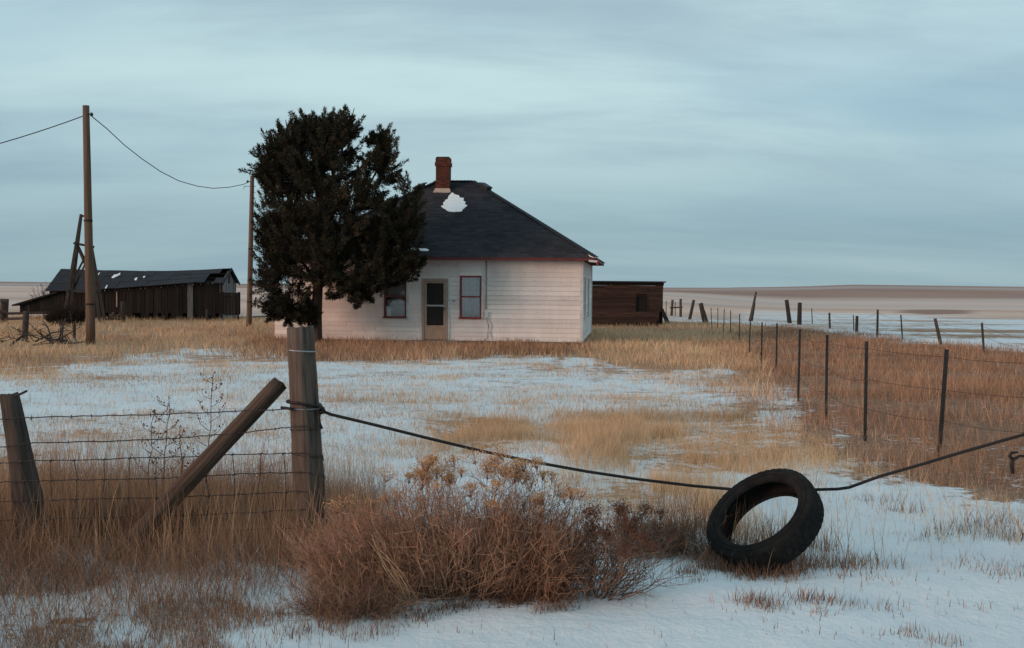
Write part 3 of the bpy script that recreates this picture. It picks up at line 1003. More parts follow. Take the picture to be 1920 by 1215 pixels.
# snow left on the roof: low slabs with ragged edges
def snow_patch(name, pix, parent, thick, label, solver=on_roof, n=None):
    n = n or ff[3]
    base_ = [solver(*p) for p in pix]
    c = sum(base_, Vector()) / len(base_)
    m_ = MB(); N = len(base_)
    V_ = [p + n * 0.012 for p in base_] + [c + (p - c) * 0.97 + n * (0.012 + thick * 0.8) for p in base_] + [c + (p - c) * 0.5 + n * (0.012 + thick) for p in base_] + [c + n * (0.02 + thick)]
    m_.v = [tuple(v) for v in V_]
    for i in range(N):
        j = (i + 1) % N
        m_.f += [(i, j, N + j, N + i), (N + i, N + j, 2 * N + j, 2 * N + i), (2 * N + i, 2 * N + j, 3 * N)]
    o = m_.build(name, M['snow'], None, False)
    return o
sp = snow_patch('snow_patch', [(848, 361), (853, 365), (861, 367), (862, 371), (870, 372), (869, 377), (873, 379), (872, 384), (877, 386), (872, 390), (868, 393), (866, 397),
     (851, 398), (840, 397), (836, 394), (828, 389), (827, 387), (834, 387), (831, 384), (831, 380), (835, 378), (834, 376), (839, 374), (841, 368)], None, 0.018, '')
sp.matrix_world = HM
tag(sp, 'ragged white patch of snow high on the dark hip roof', 'snow patch')
sp = snow_patch('snow_patch', [(764, 466), (772, 467), (780, 466), (790, 468), (799, 468), (805, 470), (800, 472), (788, 472), (776, 470), (766, 470)], None, 0.04, '')
sp.matrix_world = HM
tag(sp, 'thin strip of snow along the eave above the left window', 'snow patch')
sp = snow_patch('snow_patch', [(1103, 478), (1110, 480), (1118, 484), (1112, 484), (1105, 481)], None, 0.03, '')
sp.matrix_world = HM
tag(sp, 'small smear of snow at the right corner of the roof', 'snow patch')

# low white lean-to on the left-hand end, mostly behind the tree
lw = 0.95; lh = 1.75
l0 = -HW - 0.03
lean = MB()
lean.hexa([(l0 - lw + 0.05, 1.25, -0.3), (l0, 1.25, -0.3), (l0, 4.0, -0.3), (l0 - lw + 0.05, 4.0, -0.3),
           (l0 - lw + 0.05, 1.25, lh - 0.35), (l0, 1.25, lh), (l0, 4.0, lh), (l0 - lw + 0.05, 4.0, lh - 0.35)])
annex = lean.build('lean_to', M['white'], house)
z = 0.05
while z < lh - 0.4:
    MB().hexa([(l0 - lw, 1.222, z), (l0 - 0.01, 1.222, z), (l0 - 0.01, 1.246, z), (l0 - lw, 1.246, z),
               (l0 - lw, 1.236, z + rv), (l0 - 0.01, 1.236, z + rv), (l0 - 0.01, 1.246, z + rv), (l0 - lw, 1.246, z + rv)]).build('board', M['white'], annex)
    z += rv
MB().hexa([(l0 - lw - 0.12, 1.1, lh - 0.40), (l0, 1.1, lh + 0.01), (l0, 4.1, lh + 0.01), (l0 - lw - 0.12, 4.1, lh - 0.40),
           (l0 - lw - 0.12, 1.1, lh - 0.33), (l0, 1.1, lh + 0.08), (l0, 4.1, lh + 0.08), (l0 - lw - 0.12, 4.1, lh - 0.33)]).build('lean_to_roof', M['black'], annex)
# ------------------------------------------------------------------ shed behind the house
SY = 60.0
s_r = at(1245, 527, SY); s_z = H(s_r.x, SY)
shed = empty('storage_shed', (s_r.x, SY, s_z), rad(-1.0), 'dark red-brown board shed with flat roof behind the house', 'shed')
SW, SD, SH = 6.2, 3.6, s_r.z - s_z
MB().box((-SW / 2 - 0.06, SD / 2, SH / 2 - 0.12), (SW - 0.2, SD - 0.1, SH - 0.3)).build('inner_wall', M['dark'], shed)
def spx(px, py):
    p = at(px, py, SY); return p.x - s_r.x, p.z - s_z
wx0, wz1 = spx(1193, 556); wx1, wz0 = spx(1213, 582)
z = 0.02; k = 0; rr = random.Random(3)
brd = 0.152
while z < SH - 0.16:
    lean_ = -0.17 * (1 - z / SH) - (0.10 if z < 0.75 else 0.0)     # the end boards step inwards towards the foot
    top = z + brd - 0.006
    cuts = [(-SW, lean_)]
    if top > wz0 and z < wz1: cuts = [(-SW, wx0), (wx1, lean_)]
    if z < 0.35: cuts = [(-SW, lean_ - rr.uniform(0.0, 0.15))]
    for p, q in cuts:
        n_ = max(1, int((q - p) / 3.0)); e_ = [p] + sorted(p + (q - p) * (i + rr.uniform(-.15, .15)) / n_ for i in range(1, n_)) + [q]
        for a, b_ in zip(e_, e_[1:]):
            tl = rr.uniform(-.012, .012)
            MB().box(((a + b_) / 2, -0.012 + rr.uniform(-.006, .006), (z + top) / 2 + tl * 0.3), (b_ - a - 0.008, 0.03, top - z),
                     Matrix.Rotation(tl * 0.4, 3, 'Y')).build('board', M['shed_wood'], shed)
    z += brd; k += 1
wf = MB()
wf.box((wx0 - 0.03, -0.03, (wz0 + wz1) / 2), (0.05, 0.03, wz1 - wz0 + 0.1)); wf.box((wx1 + 0.03, -0.03, (wz0 + wz1) / 2), (0.05, 0.03, wz1 - wz0 + 0.1))
wf.box(((wx0 + wx1) / 2, -0.03, wz1 + 0.03), (wx1 - wx0, 0.03, 0.05))
wf.build('window_frame', M['shed_wood'], shed)
MB().box((-SW / 2 + 0.02, SD / 2 - 0.08, SH - 0.05), (SW + 0.12, SD + 0.3, 0.07)).build('roof', M['black'], shed)
MB().box((-SW / 2 + 0.0, -0.035, SH - 0.15), (SW, 0.03, 0.11)).build('fascia', M['barn_wood'], shed)
MB().box((-0.06, SD / 2, SH / 2), (0.03, SD, SH - 0.15)).build('end_wall', M['shed_wood'], shed)
p = gnd(1254, 607); q = at(1240, 580, p.y)
pl = empty('leaning_plank', p, 0, 'dark plank leaning against the right end of the red-brown shed', 'plank')
MB().bar((0, 0, -0.05), q - p, 0.24, 0.07, (0, 1, 0)).build('plank', M['old_post'], pl)

# ------------------------------------------------------------------ long low barn
BY = 64.0
b0 = at(412, 590, BY); bz = H(b0.x, BY)
barn = empty('old_barn', (b0.x, BY, bz), rad(4.0), 'long sagging dark barn with snow-flecked roof behind the utility pole', 'barn')
BM = Matrix.Translation((b0.x, BY, bz)) @ Matrix.Rotation(rad(4.0), 4, 'Z')
BMI = BM.inverted()
BL, BD = 9.1, 5.0
def bpx(px, py, yl):
    """pixel -> barn coordinates on the plane y = yl"""
    o = BMI @ Vector((0, 0, CAM_H)); d = BMI.to_3x3() @ ray(px, py)
    k = (yl - o.y) / d.y
    return o + d * k
eav = [bpx(x, y, -0.3) for x, y in ((105, 547), (155, 546), (205, 543), (260, 539), (310, 535), (365, 531), (415, 533))]
rid = [bpx(x, y, BD / 2) for x, y in ((118, 507), (165, 509), (215, 510), (270, 511), (320, 511), (375, 509), (429, 506))]
def lerp_line(line, x):
    xs = [p.x for p in line]; zs = [p.z for p in line]
    return float(np.interp(x, xs, zs))
xl, xr = rid[0].x, rid[-1].x
# wall boards of the long side, ragged at the foot
x = xl + 0.05; rr = random.Random(12)
inner = MB()
inner.box(((xl + xr) / 2, BD / 2 + 0.15, 0.75), (xr - xl - 0.3, BD - 0.5, 1.4))
inner.build('inner_wall', M['dark'], barn)
wpx0, wpx1 = bpx(351, 560, 0).x, bpx(362, 560, 0).x
while x < xr - 0.02:
    w_ = rr.uniform(0.15, 0.26)
    if x < wpx0 < x + w_: w_ = wpx0 - x
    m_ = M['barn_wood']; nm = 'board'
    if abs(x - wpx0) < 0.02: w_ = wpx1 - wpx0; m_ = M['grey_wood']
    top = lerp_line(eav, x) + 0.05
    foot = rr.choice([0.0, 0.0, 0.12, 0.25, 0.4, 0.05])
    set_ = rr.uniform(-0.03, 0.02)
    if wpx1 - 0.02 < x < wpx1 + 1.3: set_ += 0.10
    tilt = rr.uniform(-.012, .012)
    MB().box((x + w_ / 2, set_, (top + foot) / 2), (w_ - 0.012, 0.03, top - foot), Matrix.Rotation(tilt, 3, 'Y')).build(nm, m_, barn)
    x += w_
for a, b_ in zip(eav, eav[1:]):
    if b_.x < xl + 0.1: continue
    MB().hexa([(max(a.x, xl), BD - 0.1, 0), (min(b_.x, xr), BD - 0.1, 0), (min(b_.x, xr), BD, 0), (max(a.x, xl), BD, 0),
               (max(a.x, xl), BD - 0.1, a.z - 0.01), (min(b_.x, xr), BD - 0.1, b_.z - 0.01), (min(b_.x, xr), BD, b_.z - 0.01), (max(a.x, xl), BD, a.z - 0.01)]).build('back_wall', M['barn_wood'], barn)
# a rail of new wood left bare
ox = bpx(219, 560, -0.05)
MB().box((ox.x, -0.06, 1.15), (0.06, 0.03, 0.85)).build('batten', M['tan'], barn)
# gable end of grey boards
ya = -0.05
while ya < BD:
    w_ = 0.22
    t_ = 1 - abs((ya + w_ / 2) - BD / 2) / (BD / 2 + 0.3)
    top = eav[-1].z + (rid[-1].z - eav[-1].z) * t_ - 0.04
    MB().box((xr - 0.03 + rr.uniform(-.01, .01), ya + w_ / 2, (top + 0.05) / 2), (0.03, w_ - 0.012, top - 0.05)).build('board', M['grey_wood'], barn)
    ya += w_
MB().box((xr + 0.0, BD / 2 + 0.1, eav[-1].z + 0.32), (0.03, 0.5, 0.5)).build('gable_window', M['dark'], barn)
# roof sheets: a grid of overlapping pieces, a few of them gone by the gable
NC = 18
rme = []
sk = {(16, 0), (16, 1), (17, 2), (17, 1)}
for c in range(NC):
    xa = xl - 0.1 + (xr + 0.18 - xl + 0.1) * c / NC; xb = xl - 0.1 + (xr + 0.18 - xl + 0.1) * (c + 1) / NC
    for r_ in range(3):
        for sidey in (0, 1):
            if sidey == 0 and (c, r_) in sk: continue
            f0, f1 = r_ / 3.0, (r_ + 1) / 3.0 + 0.02
            f1 = min(f1, 1)
            def RP(xx, f, h):
                e_, rz_ = lerp_line(eav, xx), lerp_line(rid, xx)
                yy = -0.3 + (BD / 2 + 0.3) * f if sidey == 0 else BD + 0.3 - (BD / 2 + 0.3) * f
                return (xx, yy, e_ + (rz_ - e_) * f + h + 0.03)
            j = rr.uniform(0, 0.02); t_ = 0.03 + 0.012 * r_
            pts = [RP(xa - 0.01, f0, t_ - 0.03 + j), RP(xb + 0.01, f0, t_ - 0.03 + j), RP(xb + 0.01, f1, t_ - 0.03 + j), RP(xa - 0.01, f1, t_ - 0.03 + j),
                   RP(xa - 0.01, f0, t_ + j), RP(xb + 0.01, f0, t_ + j), RP(xb + 0.01, f1, t_ + j), RP(xa - 0.01, f1, t_ + j)]
            if sidey == 1: pts = [pts[i] for i in (1, 0, 3, 2, 5, 4, 7, 6)]
            MB().hexa(pts).build('roof_sheet', M['barn_roof'], barn)
# rafters behind the missing sheets and the verge board
for f in (0.15, 0.45, 0.75):
    xx0, xx1 = xr - 1.3, xr
    e_, rz_ = lerp_line(eav, xx0), lerp_line(rid, xx0)
    MB().bar((xx0, -0.3 + (BD / 2 + 0.3) * f, e_ + (rz_ - e_) * f - 0.02), (xx1, -0.3 + (BD / 2 + 0.3) * f, lerp_line(eav, xx1) + (lerp_line(rid, xx1) - lerp_line(eav, xx1)) * f - 0.02), 0.06, 0.05).build('rafter', M['barn_wood'], barn)
for sy_ in (-1, 1):
    yy = -0.34 if sy_ < 0 else BD + 0.34
    MB().bar((xr + 0.16, yy, eav[-1].z), (xr + 0.16, BD / 2, rid[-1].z + 0.06), 0.03, 0.14).build('verge_board', M['barn_wood'], barn)
# low lean-to falling away on the left
la = bpx(106, 546, 0.3); lb = bpx(28, 571, 0.3)
lt = MB(); dpt = 3.6
lt.hexa([(lb.x, -0.2, lb.z - 0.08), (la.x + 0.2, -0.2, la.z - 0.08), (la.x + 0.2, dpt, la.z - 0.08), (lb.x, dpt, lb.z - 0.08),
         (lb.x, -0.2, lb.z), (la.x + 0.2, -0.2, la.z), (la.x + 0.2, dpt, la.z), (lb.x, dpt, lb.z)])
lto = lt.build('lean_to_roof', M['barn_roof'], barn)
x = lb.x + 0.35
while x < la.x + 0.1:
    w_ = rr.uniform(0.16, 0.26); t_ = lb.z + (la.z - lb.z) * (x - lb.x) / (la.x - lb.x) - 0.1
    ft = min(0.30, t_ * 0.4)
    MB().box((x + w_ / 2, 0.05 + rr.uniform(-.02, .02), (t_ + ft) / 2), (w_ - 0.01, 0.03, t_ - ft)).build('board', M['barn_wood'], barn)
    x += w_
# board pen in front of the gable
pa = bpx(410, 548, -1.0); pb = bpx(448, 546, -1.0)
pen = MB(); x = pa.x
while x < pb.x - 0.05:
    w_ = 0.17
    MB().box((x + w_ / 2, -1.0 + rr.uniform(-.01, .01), (pa.z + 0.35) / 2 + rr.uniform(-.02, .02)), (w_ - 0.012, 0.03, pa.z - 0.35)).build('pen_board', M['barn_wood'], barn)
    x += w_
MB().box((pb.x - 0.03, -1.06, pa.z / 2 - 0.05), (0.10, 0.08, pa.z + 0.1)).build('pen_post', M['barn_wood'], barn)
MB().box(((pa.x + pb.x) / 2, -0.93, pa.z - 0.25), (pb.x - pa.x, 0.04, 0.12)).build('pen_rail', M['barn_wood'], barn)
# flecks of snow on the barn roof
bn = Vector((0, -(rid[2].z - eav[2].z), BD / 2 + 0.3)).normalized()
bo = Vector((0, -0.3, lerp_line(eav, eav[2].x) + 0.07))
def on_barn(px, py):
    o = BMI @ Vector((0, 0, CAM_H)); d = BMI.to_3x3() @ ray(px, py)
    p = o + d * (((BD * 0.25) - o.y) / d.y)
    for _ in range(12):
        f = (p.y + 0.3) / (BD / 2 + 0.3)
        zz_ = lerp_line(eav, p.x) + (lerp_line(rid, p.x) - lerp_line(eav, p.x)) * f + 0.09
        # step along the ray to the roof height
        dz = zz_ - p.z
        slope = (lerp_line(rid, p.x) - lerp_line(eav, p.x)) / (BD / 2 + 0.3)
        p = p + d * (dz / (d.z - slope * d.y))
    return p
for pix, lab in (([(209, 521), (214, 516), (220, 515), (226, 512), (225, 516), (219, 519), (213, 522)], 'largest streak of snow on the barn roof'),
                 ([(252, 524), (256, 521), (258, 522), (256, 526), (253, 526)], 'small fleck of snow on the middle of the barn roof'),
                 ([(268, 520), (271, 518), (273, 519), (270, 522)], 'tiny fleck of snow on the barn roof toward the gable'),
                 ([(197, 541), (200, 536), (202, 535), (201, 539), (198, 542)], 'thin dab of snow low on the barn roof by the pole'),
                 ([(183, 516), (186, 512), (188, 512), (185, 516)], 'little dab of snow at the ridge beside the pole')):
    sp = snow_patch('snow_patch', pix, None, 0.03, '', on_barn, bn)
    sp.matrix_world = BM
    tag(sp, lab, 'snow patch')

# ------------------------------------------------------------------ wooden derrick in front of the barn
tw = gnd(158, 603); TH = at(160, 402, tw.y).z - tw.z
tower = empty('windmill_tower', tw, rad(12), 'tapering dark timber windmill tower without its wheel, behind the pole', 'tower')
bs, ts = 0.92, 0.13
tl = [Vector((sx * bs, sy_ * bs, -0.1)) for sx, sy_ in ((-1, -1), (1, -1), (1, 1), (-1, 1))]
tt = [Vector((sx * ts, sy_ * ts, TH * (1.0 if sx < 0 else 0.97))) for sx, sy_ in ((-1, -1), (1, -1), (1, 1), (-1, 1))]
for a, b_ in zip(tl, tt): MB().bar(a, b_, 0.15, 0.15, (0, 1, 0), 0.10, 0.10).build('leg', M['old_post'], tower)
for f in (0.30, 0.73):
    for i in range(4):
        a = tl[i].lerp(tt[i], f); b_ = tl[(i + 1) % 4].lerp(tt[(i + 1) % 4], f)
        d = (b_ - a).normalized() * 0.13
        MB().bar(a - d, b_ + d, 0.05, 0.12).build('girt', M['old_post'], tower)
for i in range(4):
    for f0, f1 in ((0.31, 0.72),):
        a, b_ = tl[i].lerp(tt[i], f0), tl[(i + 1) % 4].lerp(tt[(i + 1) % 4], f1)
        MB().bar(a, b_, 0.04, 0.10).build('brace', M['old_post'], tower)
        a, b_ = tl[(i + 1) % 4].lerp(tt[(i + 1) % 4], f0), tl[i].lerp(tt[i], f1)
        MB().bar(a + Vector((0.03, 0.03, 0)), b_ + Vector((0.03, 0.03, 0)), 0.04, 0.10).build('brace', M['old_post'], tower)
MB().box((0, 0, TH * 0.985), (0.34, 0.34, 0.08)).build('cap', M['old_post'], tower)

# ------------------------------------------------------------------ utility poles and their wires
def utility_pole(px_b, py_b, px_t, py_t, r0, r1, label, arm=1):
    p = gnd(px_b, py_b); t = at(px_t, py_t, p.y) - p
    o = empty('utility_pole', p, 0, label, 'utility pole', 'utility poles by the barn')
    n = 12; pts = [Vector((0, 0, -0.3))] + [t * (i / n) for i in range(1, n + 1)]
    MB().tube(pts, [r0 + (r1 - r0) * i / n for i in range(n + 1)], 14, True, 0.035, int(px_b)).build('pole', M['pole'], o, True)
    ins = MB(); a = t * 0.962
    ins.tube([a + Vector((0.0, -0.05, 0)), a + Vector((arm * 0.2, -0.06, 0.02))], 0.02, 6)
    ins.tube([a + Vector((arm * 0.2, -0.06, -0.05)), a + Vector((arm * 0.2, -0.06, 0.0)), a + Vector((arm * 0.2, -0.06, 0.06))], [0.04, 0.06, 0.035], 8)
    ins.build('insulator', M['black'], o, True)
    for f in (0.52, 0.17):
        MB().tube([t * f + Vector((0, 0, -0.03)), t * f + Vector((0, 0, 0.03))], (r0 + (r1 - r0) * f) + 0.012, 14).build('band', M['rust'], o)
    return o, p, t, p + a + Vector((arm * 0.2, -0.06, 0.0))
po1 = utility_pole(170, 646, 161, 198, 0.15, 0.105, 'tall bare utility pole in front of the barn and tower')
po2 = utility_pole(467, 614, 473, 330, 0.135, 0.095, 'shorter utility pole standing just left of the dark tree', -1)
st_ = MB()
for f in np.linspace(0.5, 0.93, 12):
    st_ = MB(); q = po2[2] * float(f); st_.tube([q + Vector((0.06, -0.04, 0)), q + Vector((0.19, -0.06, 0.015))], 0.012, 5)
    st_.build('step_peg', M['rust'], po2[0])
hk = po2[2] * 0.93
MB().tube([hk, hk + Vector((-0.25, -0.05, 0.02)), hk + Vector((-0.36, -0.05, 0.0)), hk + Vector((-0.37, -0.05, -0.12))], 0.014, 5).build('hook', M['rust'], po2[0])
def wire_obj(name, pts, r, label, cat, mat, n=5, group=None):
    base_ = Vector(pts[0])
    o = MB().tube([Vector(p) - base_ for p in pts], r, n).build(name, mat, None, True)
    o.location = base_
    return tag(o, label, cat, group)
def hang(a, b_, sag, n=28):
    a = Vector(a); b_ = Vector(b_)
    return [a.lerp(b_, i / n) - Vector((0, 0, sag * 4 * (i / n) * (1 - i / n))) for i in range(n + 1)]
ws = po1[1] + po1[2] * 0.955 + Vector((0.20, -0.06, 0.0))
we = po2[1] + po2[2] * 0.955 + Vector((-0.2, -0.06, 0))
ya, yb = ws.y, we.y
mpts = []
for (x, y), f in zip(((171, 214), (200, 241), (232, 271), (265, 297), (300, 321), (335, 339), (370, 349), (400, 353), (430, 351), (455, 346), (468, 342)), np.linspace(0, 1, 11)):
    mpts.append(at(x, y, ya + (yb - ya) * f))
mpts[0] = ws; mpts[-1] = we
wire_obj('power_line', mpts, 0.016, 'sagging wire hung between the two utility poles', 'wire', M['cable'])
lw_ = po1[1] + po1[2] * 0.955 + Vector((-0.1, -0.03, 0.0))
end = at(-700, 345, 34.0)
wire_obj('power_line', hang(lw_, end, 0.75), 0.016, 'wire running from the tall pole out of the left of the view', 'wire', M['cable'])
sv = HM @ Vector((-HW - 0.2, 0.4, WALL_H - 0.15))
wire_obj('power_line', hang(po2[1] + po2[2] * 0.9, sv, 0.4), 0.013, 'thin service wire from the shorter pole down into the tree', 'wire', M['cable'])
# ------------------------------------------------------------------ scattering of thin blades, stems and leaves (numpy)
def blades(P, Hh, Wd, lean, az, tint, segs=2, curve=0.6, cross=False):
    """tapered bent ribbons: P (n,3) feet, Hh heights, Wd widths, lean (0 upright..1), az heading, tint (n,3)"""
    n = len(P)
    if n == 0: return np.zeros((0, 3)), np.zeros((0, 3), int), np.zeros((0, 3))
    fa = RNG.rand(n) * 2 * math.pi
    wx, wy = np.cos(fa), np.sin(fa)
    rows = []
    for s in range(segs + 1):
        t = s / segs
        off = lean * (t * (1 - curve) + curve * t * t) * Hh
        z = Hh * t * (1 - 0.35 * lean * t)
        c = np.stack([P[:, 0] + np.cos(az) * off, P[:, 1] + np.sin(az) * off, P[:, 2] + z], -1)
        hw = Wd * 0.5 * (1 - t ** 1.5 * 0.85)
        if s < segs:
            rows.append(c + np.stack([wx * hw, wy * hw, 0 * hw], -1))
            rows.append(c - np.stack([wx * hw, wy * hw, 0 * hw], -1))
        else:
            rows.append(c)
    k = 2 * segs + 1
    V = np.stack(rows, 1).reshape(-1, 3)
    base_ = np.arange(n)[:, None] * k
    tri = []
    for s in range(segs - 1):
        a = 2 * s
        tri += [[a, a + 1, a + 3], [a, a + 3, a + 2]]
    a = 2 * (segs - 1); tri.append([a, a + 1, a + 2])
    tri = np.array(tri)
    Fq = (base_[:, None, :] + tri[None]).reshape(-1, 3)
    T = np.repeat(tint, k, axis=0)
    return V, Fq, T

def merge(parts):
    V, Fq, T = [], [], []; o = 0
    for v, f, t in parts:
        V.append(v); Fq.append(f + o); T.append(t); o += len(v)
    return np.concatenate(V), np.concatenate(Fq), np.concatenate(T)

def np_tubes(P0, P1, r0, r1, tint, sides=3):
    """straight tapered sticks from P0 to P1, three-sided"""
    n = len(P0)
    d = P1 - P0; L = np.linalg.norm(d, axis=1, keepdims=True) + 1e-9; d = d / L
    ref = np.where(np.abs(d[:, 2:3]) < 0.9, np.array([[0, 0, 1.0]]), np.array([[1.0, 0, 0]]))
    s = np.cross(d, ref); s /= np.linalg.norm(s, axis=1, keepdims=True) + 1e-9
    t = np.cross(d, s)
    rows = []
    for P, r in ((P0, r0), (P1, r1)):
        r = np.broadcast_to(np.asarray(r, float), (n,))[:, None]
        for k in range(sides):
            a = 2 * math.pi * k / sides
            rows.append(P + (s * math.cos(a) + t * math.sin(a)) * r)
    V = np.stack(rows, 1).reshape(-1, 3)
    tri = []
    for k in range(sides):
        k2 = (k + 1) % sides
        tri += [[k, k2, sides + k2], [k, sides + k2, sides + k]]
    Fq = (np.arange(n)[:, None, None] * 2 * sides + np.array(tri)[None]).reshape(-1, 3)
    return V, Fq, np.repeat(tint, 2 * sides, axis=0)

def tints(n, cols, jitter=0.18, rng=RNG):
    cols = np.array(cols, float)
    a = cols[rng.randint(0, len(cols), n)]; b_ = cols[rng.randint(0, len(cols), n)]
    f = rng.rand(n, 1)
    return np.clip((a * f + b_ * (1 - f)) * (1 + jitter * rng.randn(n, 1)), 0.004, 0.8)

# ------------------------------------------------------------------ the juniper in front of the house
tb = gnd(592, 647); TY = tb.y
tree = empty('juniper_tree', tb, 0, 'dense dark juniper tree covering the left half of the farmhouse', 'tree')
def tpx(px, py, dy=0.0):
    p = at(px, py, TY + dy); return p - tb
pm = TY / F                    # metres per pixel at the tree
tr_pts = [Vector((0.03, 0, -0.2)), tpx(594, 640), tpx(594, 590), tpx(597, 540), tpx(600, 480), tpx(603, 400, 0.2), tpx(606, 320, 0.2), tpx(612, 250, 0.2)]
MB().tube(tr_pts, [0.24, 0.195, 0.175, 0.165, 0.14, 0.11, 0.07, 0.03], 12, True, 0.12, 4).build('trunk', M['bark'], tree, True)
lobes = [  # px, py, rx, ry (pixels), depth offset m, depth radius m
    (592, 308, 86, 90, 0.2, 1.7), (632, 258, 28, 38, 0.1, 0.7), (582, 254, 34, 34, 0.3, 0.8), (654, 244, 15, 34, -0.1, 0.4),
    (522, 325, 44, 60, 0.0, 1.1), (545, 275, 42, 42, -0.2, 0.9), (715, 305, 36, 60, 0.1, 0.9), (712, 268, 15, 28, 0.0, 0.4),
    (765, 402, 24, 66, -0.1, 0.6), (742, 455, 52, 52, 0.0, 1.1), (640, 400, 112, 95, 0.0, 1.9), (540, 420, 56, 88, 0.1, 1.5),
    (520, 520, 40, 78, -0.2, 1.0), (548, 565, 42, 42, -0.3, 0.9), (600, 480, 78, 62, -0.5, 1.6), (690, 510, 90, 48, -0.4, 1.4),
    (665, 545, 52, 27, -0.6, 0.9), (535, 580, 34, 34, -0.4, 0.8), (570, 592, 22, 20, -0.5, 0.5), (514, 310, 30, 40, 0.1, 0.8), (765, 495, 32, 22, -0.5, 0.6), (511, 455, 26, 48, 0.0, 0.8), (700, 430, 60, 60, 0.3, 1.4)]
gaps = [(620, 325, 12, 9), (645, 345, 10, 8), (600, 375, 16, 12), (566, 372, 10, 12), (690, 402, 26, 10), (638, 410, 10, 14), (655, 385, 8, 8), (535, 372, 8, 10), (640, 440, 10, 8),
        (656, 500, 17, 20), (690, 492, 9, 16), (535, 535, 13, 20), (556, 560, 8, 24), (575, 445, 9, 7), (700, 330, 8, 12), (523, 350, 6, 8), (702, 280, 9, 9), (752, 372, 8, 12), (625, 360, 6, 6), (506, 395, 16, 7)]
rt_ = np.random.RandomState(3)
vol = np.array([l[2] * l[3] * l[5] for l in lobes]) ** 0.66; vol = vol / vol.sum()
limbs = [tpx(l[0], l[1], l[4]) for l in lobes]
crown_c = tpx(620, 410)
leafc = [(0.030, 0.027, 0.017), (0.044, 0.032, 0.021), (0.020, 0.025, 0.017), (0.058, 0.036, 0.023), (0.032, 0.036, 0.022)]
# plumes: pointed tufts of scale-leaf sprays, rising or hanging from inside every lobe to its edge
B0_, TIP, RW = [], [], []
for li, (cx, cy, rx, ry, dz_, dr_) in enumerate(lobes):
    n = int(2000 * vol[li]) + 10
    cen = np.array(limbs[li])
    d = rt_.randn(n, 3); d /= np.linalg.norm(d, axis=1, keepdims=True)
    r = 0.08 + 0.80 * rt_.rand(n) ** 0.62
    q = cen + d * r[:, None] * np.array([rx * pm, dr_, ry * pm])
    ax_ = d * np.array([0.75, 0.75, 0.45]) + rt_.randn(n, 3) * 0.28 + np.array([0, 0, 0.85])
    lowz = np.clip((2.7 - q[:, 2]) / 1.4, 0, 1)
    ax_[:, 2] -= 1.15 * lowz * rt_.rand(n)
    ax_ /= np.linalg.norm(ax_, axis=1, keepdims=True)
    L = (0.40 + 0.62 * rt_.rand(n) ** 1.5) * np.clip(ry / 45.0, 0.6, 1.1)
    B0_.append(q - ax_ * L[:, None] * 0.35); TIP.append(q + ax_ * L[:, None] * 0.65); RW.append(0.08 + 0.06 * rt_.rand(n))
B0_ = np.concatenate(B0_); TIP = np.concatenate(TIP); RW = np.concatenate(RW)
NLF = 190
npl = len(B0_)
plume_tone = np.repeat(0.5 + 1.1 * rt_.rand(npl), NLF)
u = rt_.rand(npl * NLF) ** 0.8
bi = np.repeat(np.arange(npl), NLF)
axd = (TIP - B0_)[bi]; axl = np.linalg.norm(axd, axis=1, keepdims=True); axn = axd / axl
rd3 = rt_.randn(len(bi), 3); rd3 -= axn * np.sum(rd3 * axn, 1, keepdims=True); rd3 /= np.linalg.norm(rd3, axis=1, keepdims=True)
wr_ = (RW[bi] * ((1 - u) ** 0.75 * np.clip(u * 6 + 0.25, 0, 1)) * np.sqrt(rt_.rand(len(bi))))[:, None]
C = B0_[bi] + axd * u[:, None] + rd3 * wr_
keep = C[:, 2] > 0.25
for gx_, gy_, ra, rb in gaps:
    g = tpx(gx_, gy_)
    e = ((C[:, 0] - g.x) / (ra * pm)) ** 2 + ((C[:, 2] - g.z) / (rb * pm)) ** 2
    keep &= ~((e < 0.8 + 0.5 * rt_.rand(len(C))) & (rt_.rand(len(C)) < 0.95))
C, axn, rd3, plume_tone = C[keep], axn[keep], rd3[keep], plume_tone[keep]
n = len(C)
f = axn * 0.9 + rd3 * 0.55 + rt_.randn(n, 3) * 0.35
f /= np.linalg.norm(f, axis=1, keepdims=True)
L = (0.06 + 0.10 * rt_.rand(n))[:, None]
sd_ = np.cross(f, rt_.randn(n, 3)); sd_ /= np.linalg.norm(sd_, axis=1, keepdims=True) + 1e-9
wv = (0.007 + 0.010 * rt_.rand(n))[:, None]
V = np.stack([C, C + f * L * 0.45 + sd_ * wv, C + f * L, C + f * L * 0.45 - sd_ * wv], 1).reshape(-1, 3)
Fq = (np.arange(n)[:, None, None] * 4 + np.array([[0, 1, 2], [0, 2, 3]])[None]).reshape(-1, 3)
T = np.repeat(tints(n, leafc, 0.2, rt_) * plume_tone[:, None], 4, axis=0)
link('crown', np_mesh('crown', V, Fq, 3, M['leaf'], T), None, tree)
# limbs from the trunk to the lobes
for i, cen in enumerate(limbs):
    if cen.z < 2.9: continue
    h = max(1.0, cen.z * 0.55)
    k_ = min(range(len(tr_pts)), key=lambda q: abs(tr_pts[q].z - h))
    s_ = tr_pts[k_]
    m_ = s_.lerp(cen, 0.5) + Vector((rt_.uniform(-.15, .15), rt_.uniform(-.15, .15), -0.12))
    MB().tube([s_, s_.lerp(m_, 0.5) + Vector((0, 0, 0.05)), m_, cen, cen + (cen - m_) * 0.35 + Vector((0, 0, 0.2))], [0.075, 0.06, 0.05, 0.03, 0.012], 6, True, 0.1, i).build('branch', M['bark'], tree, True)
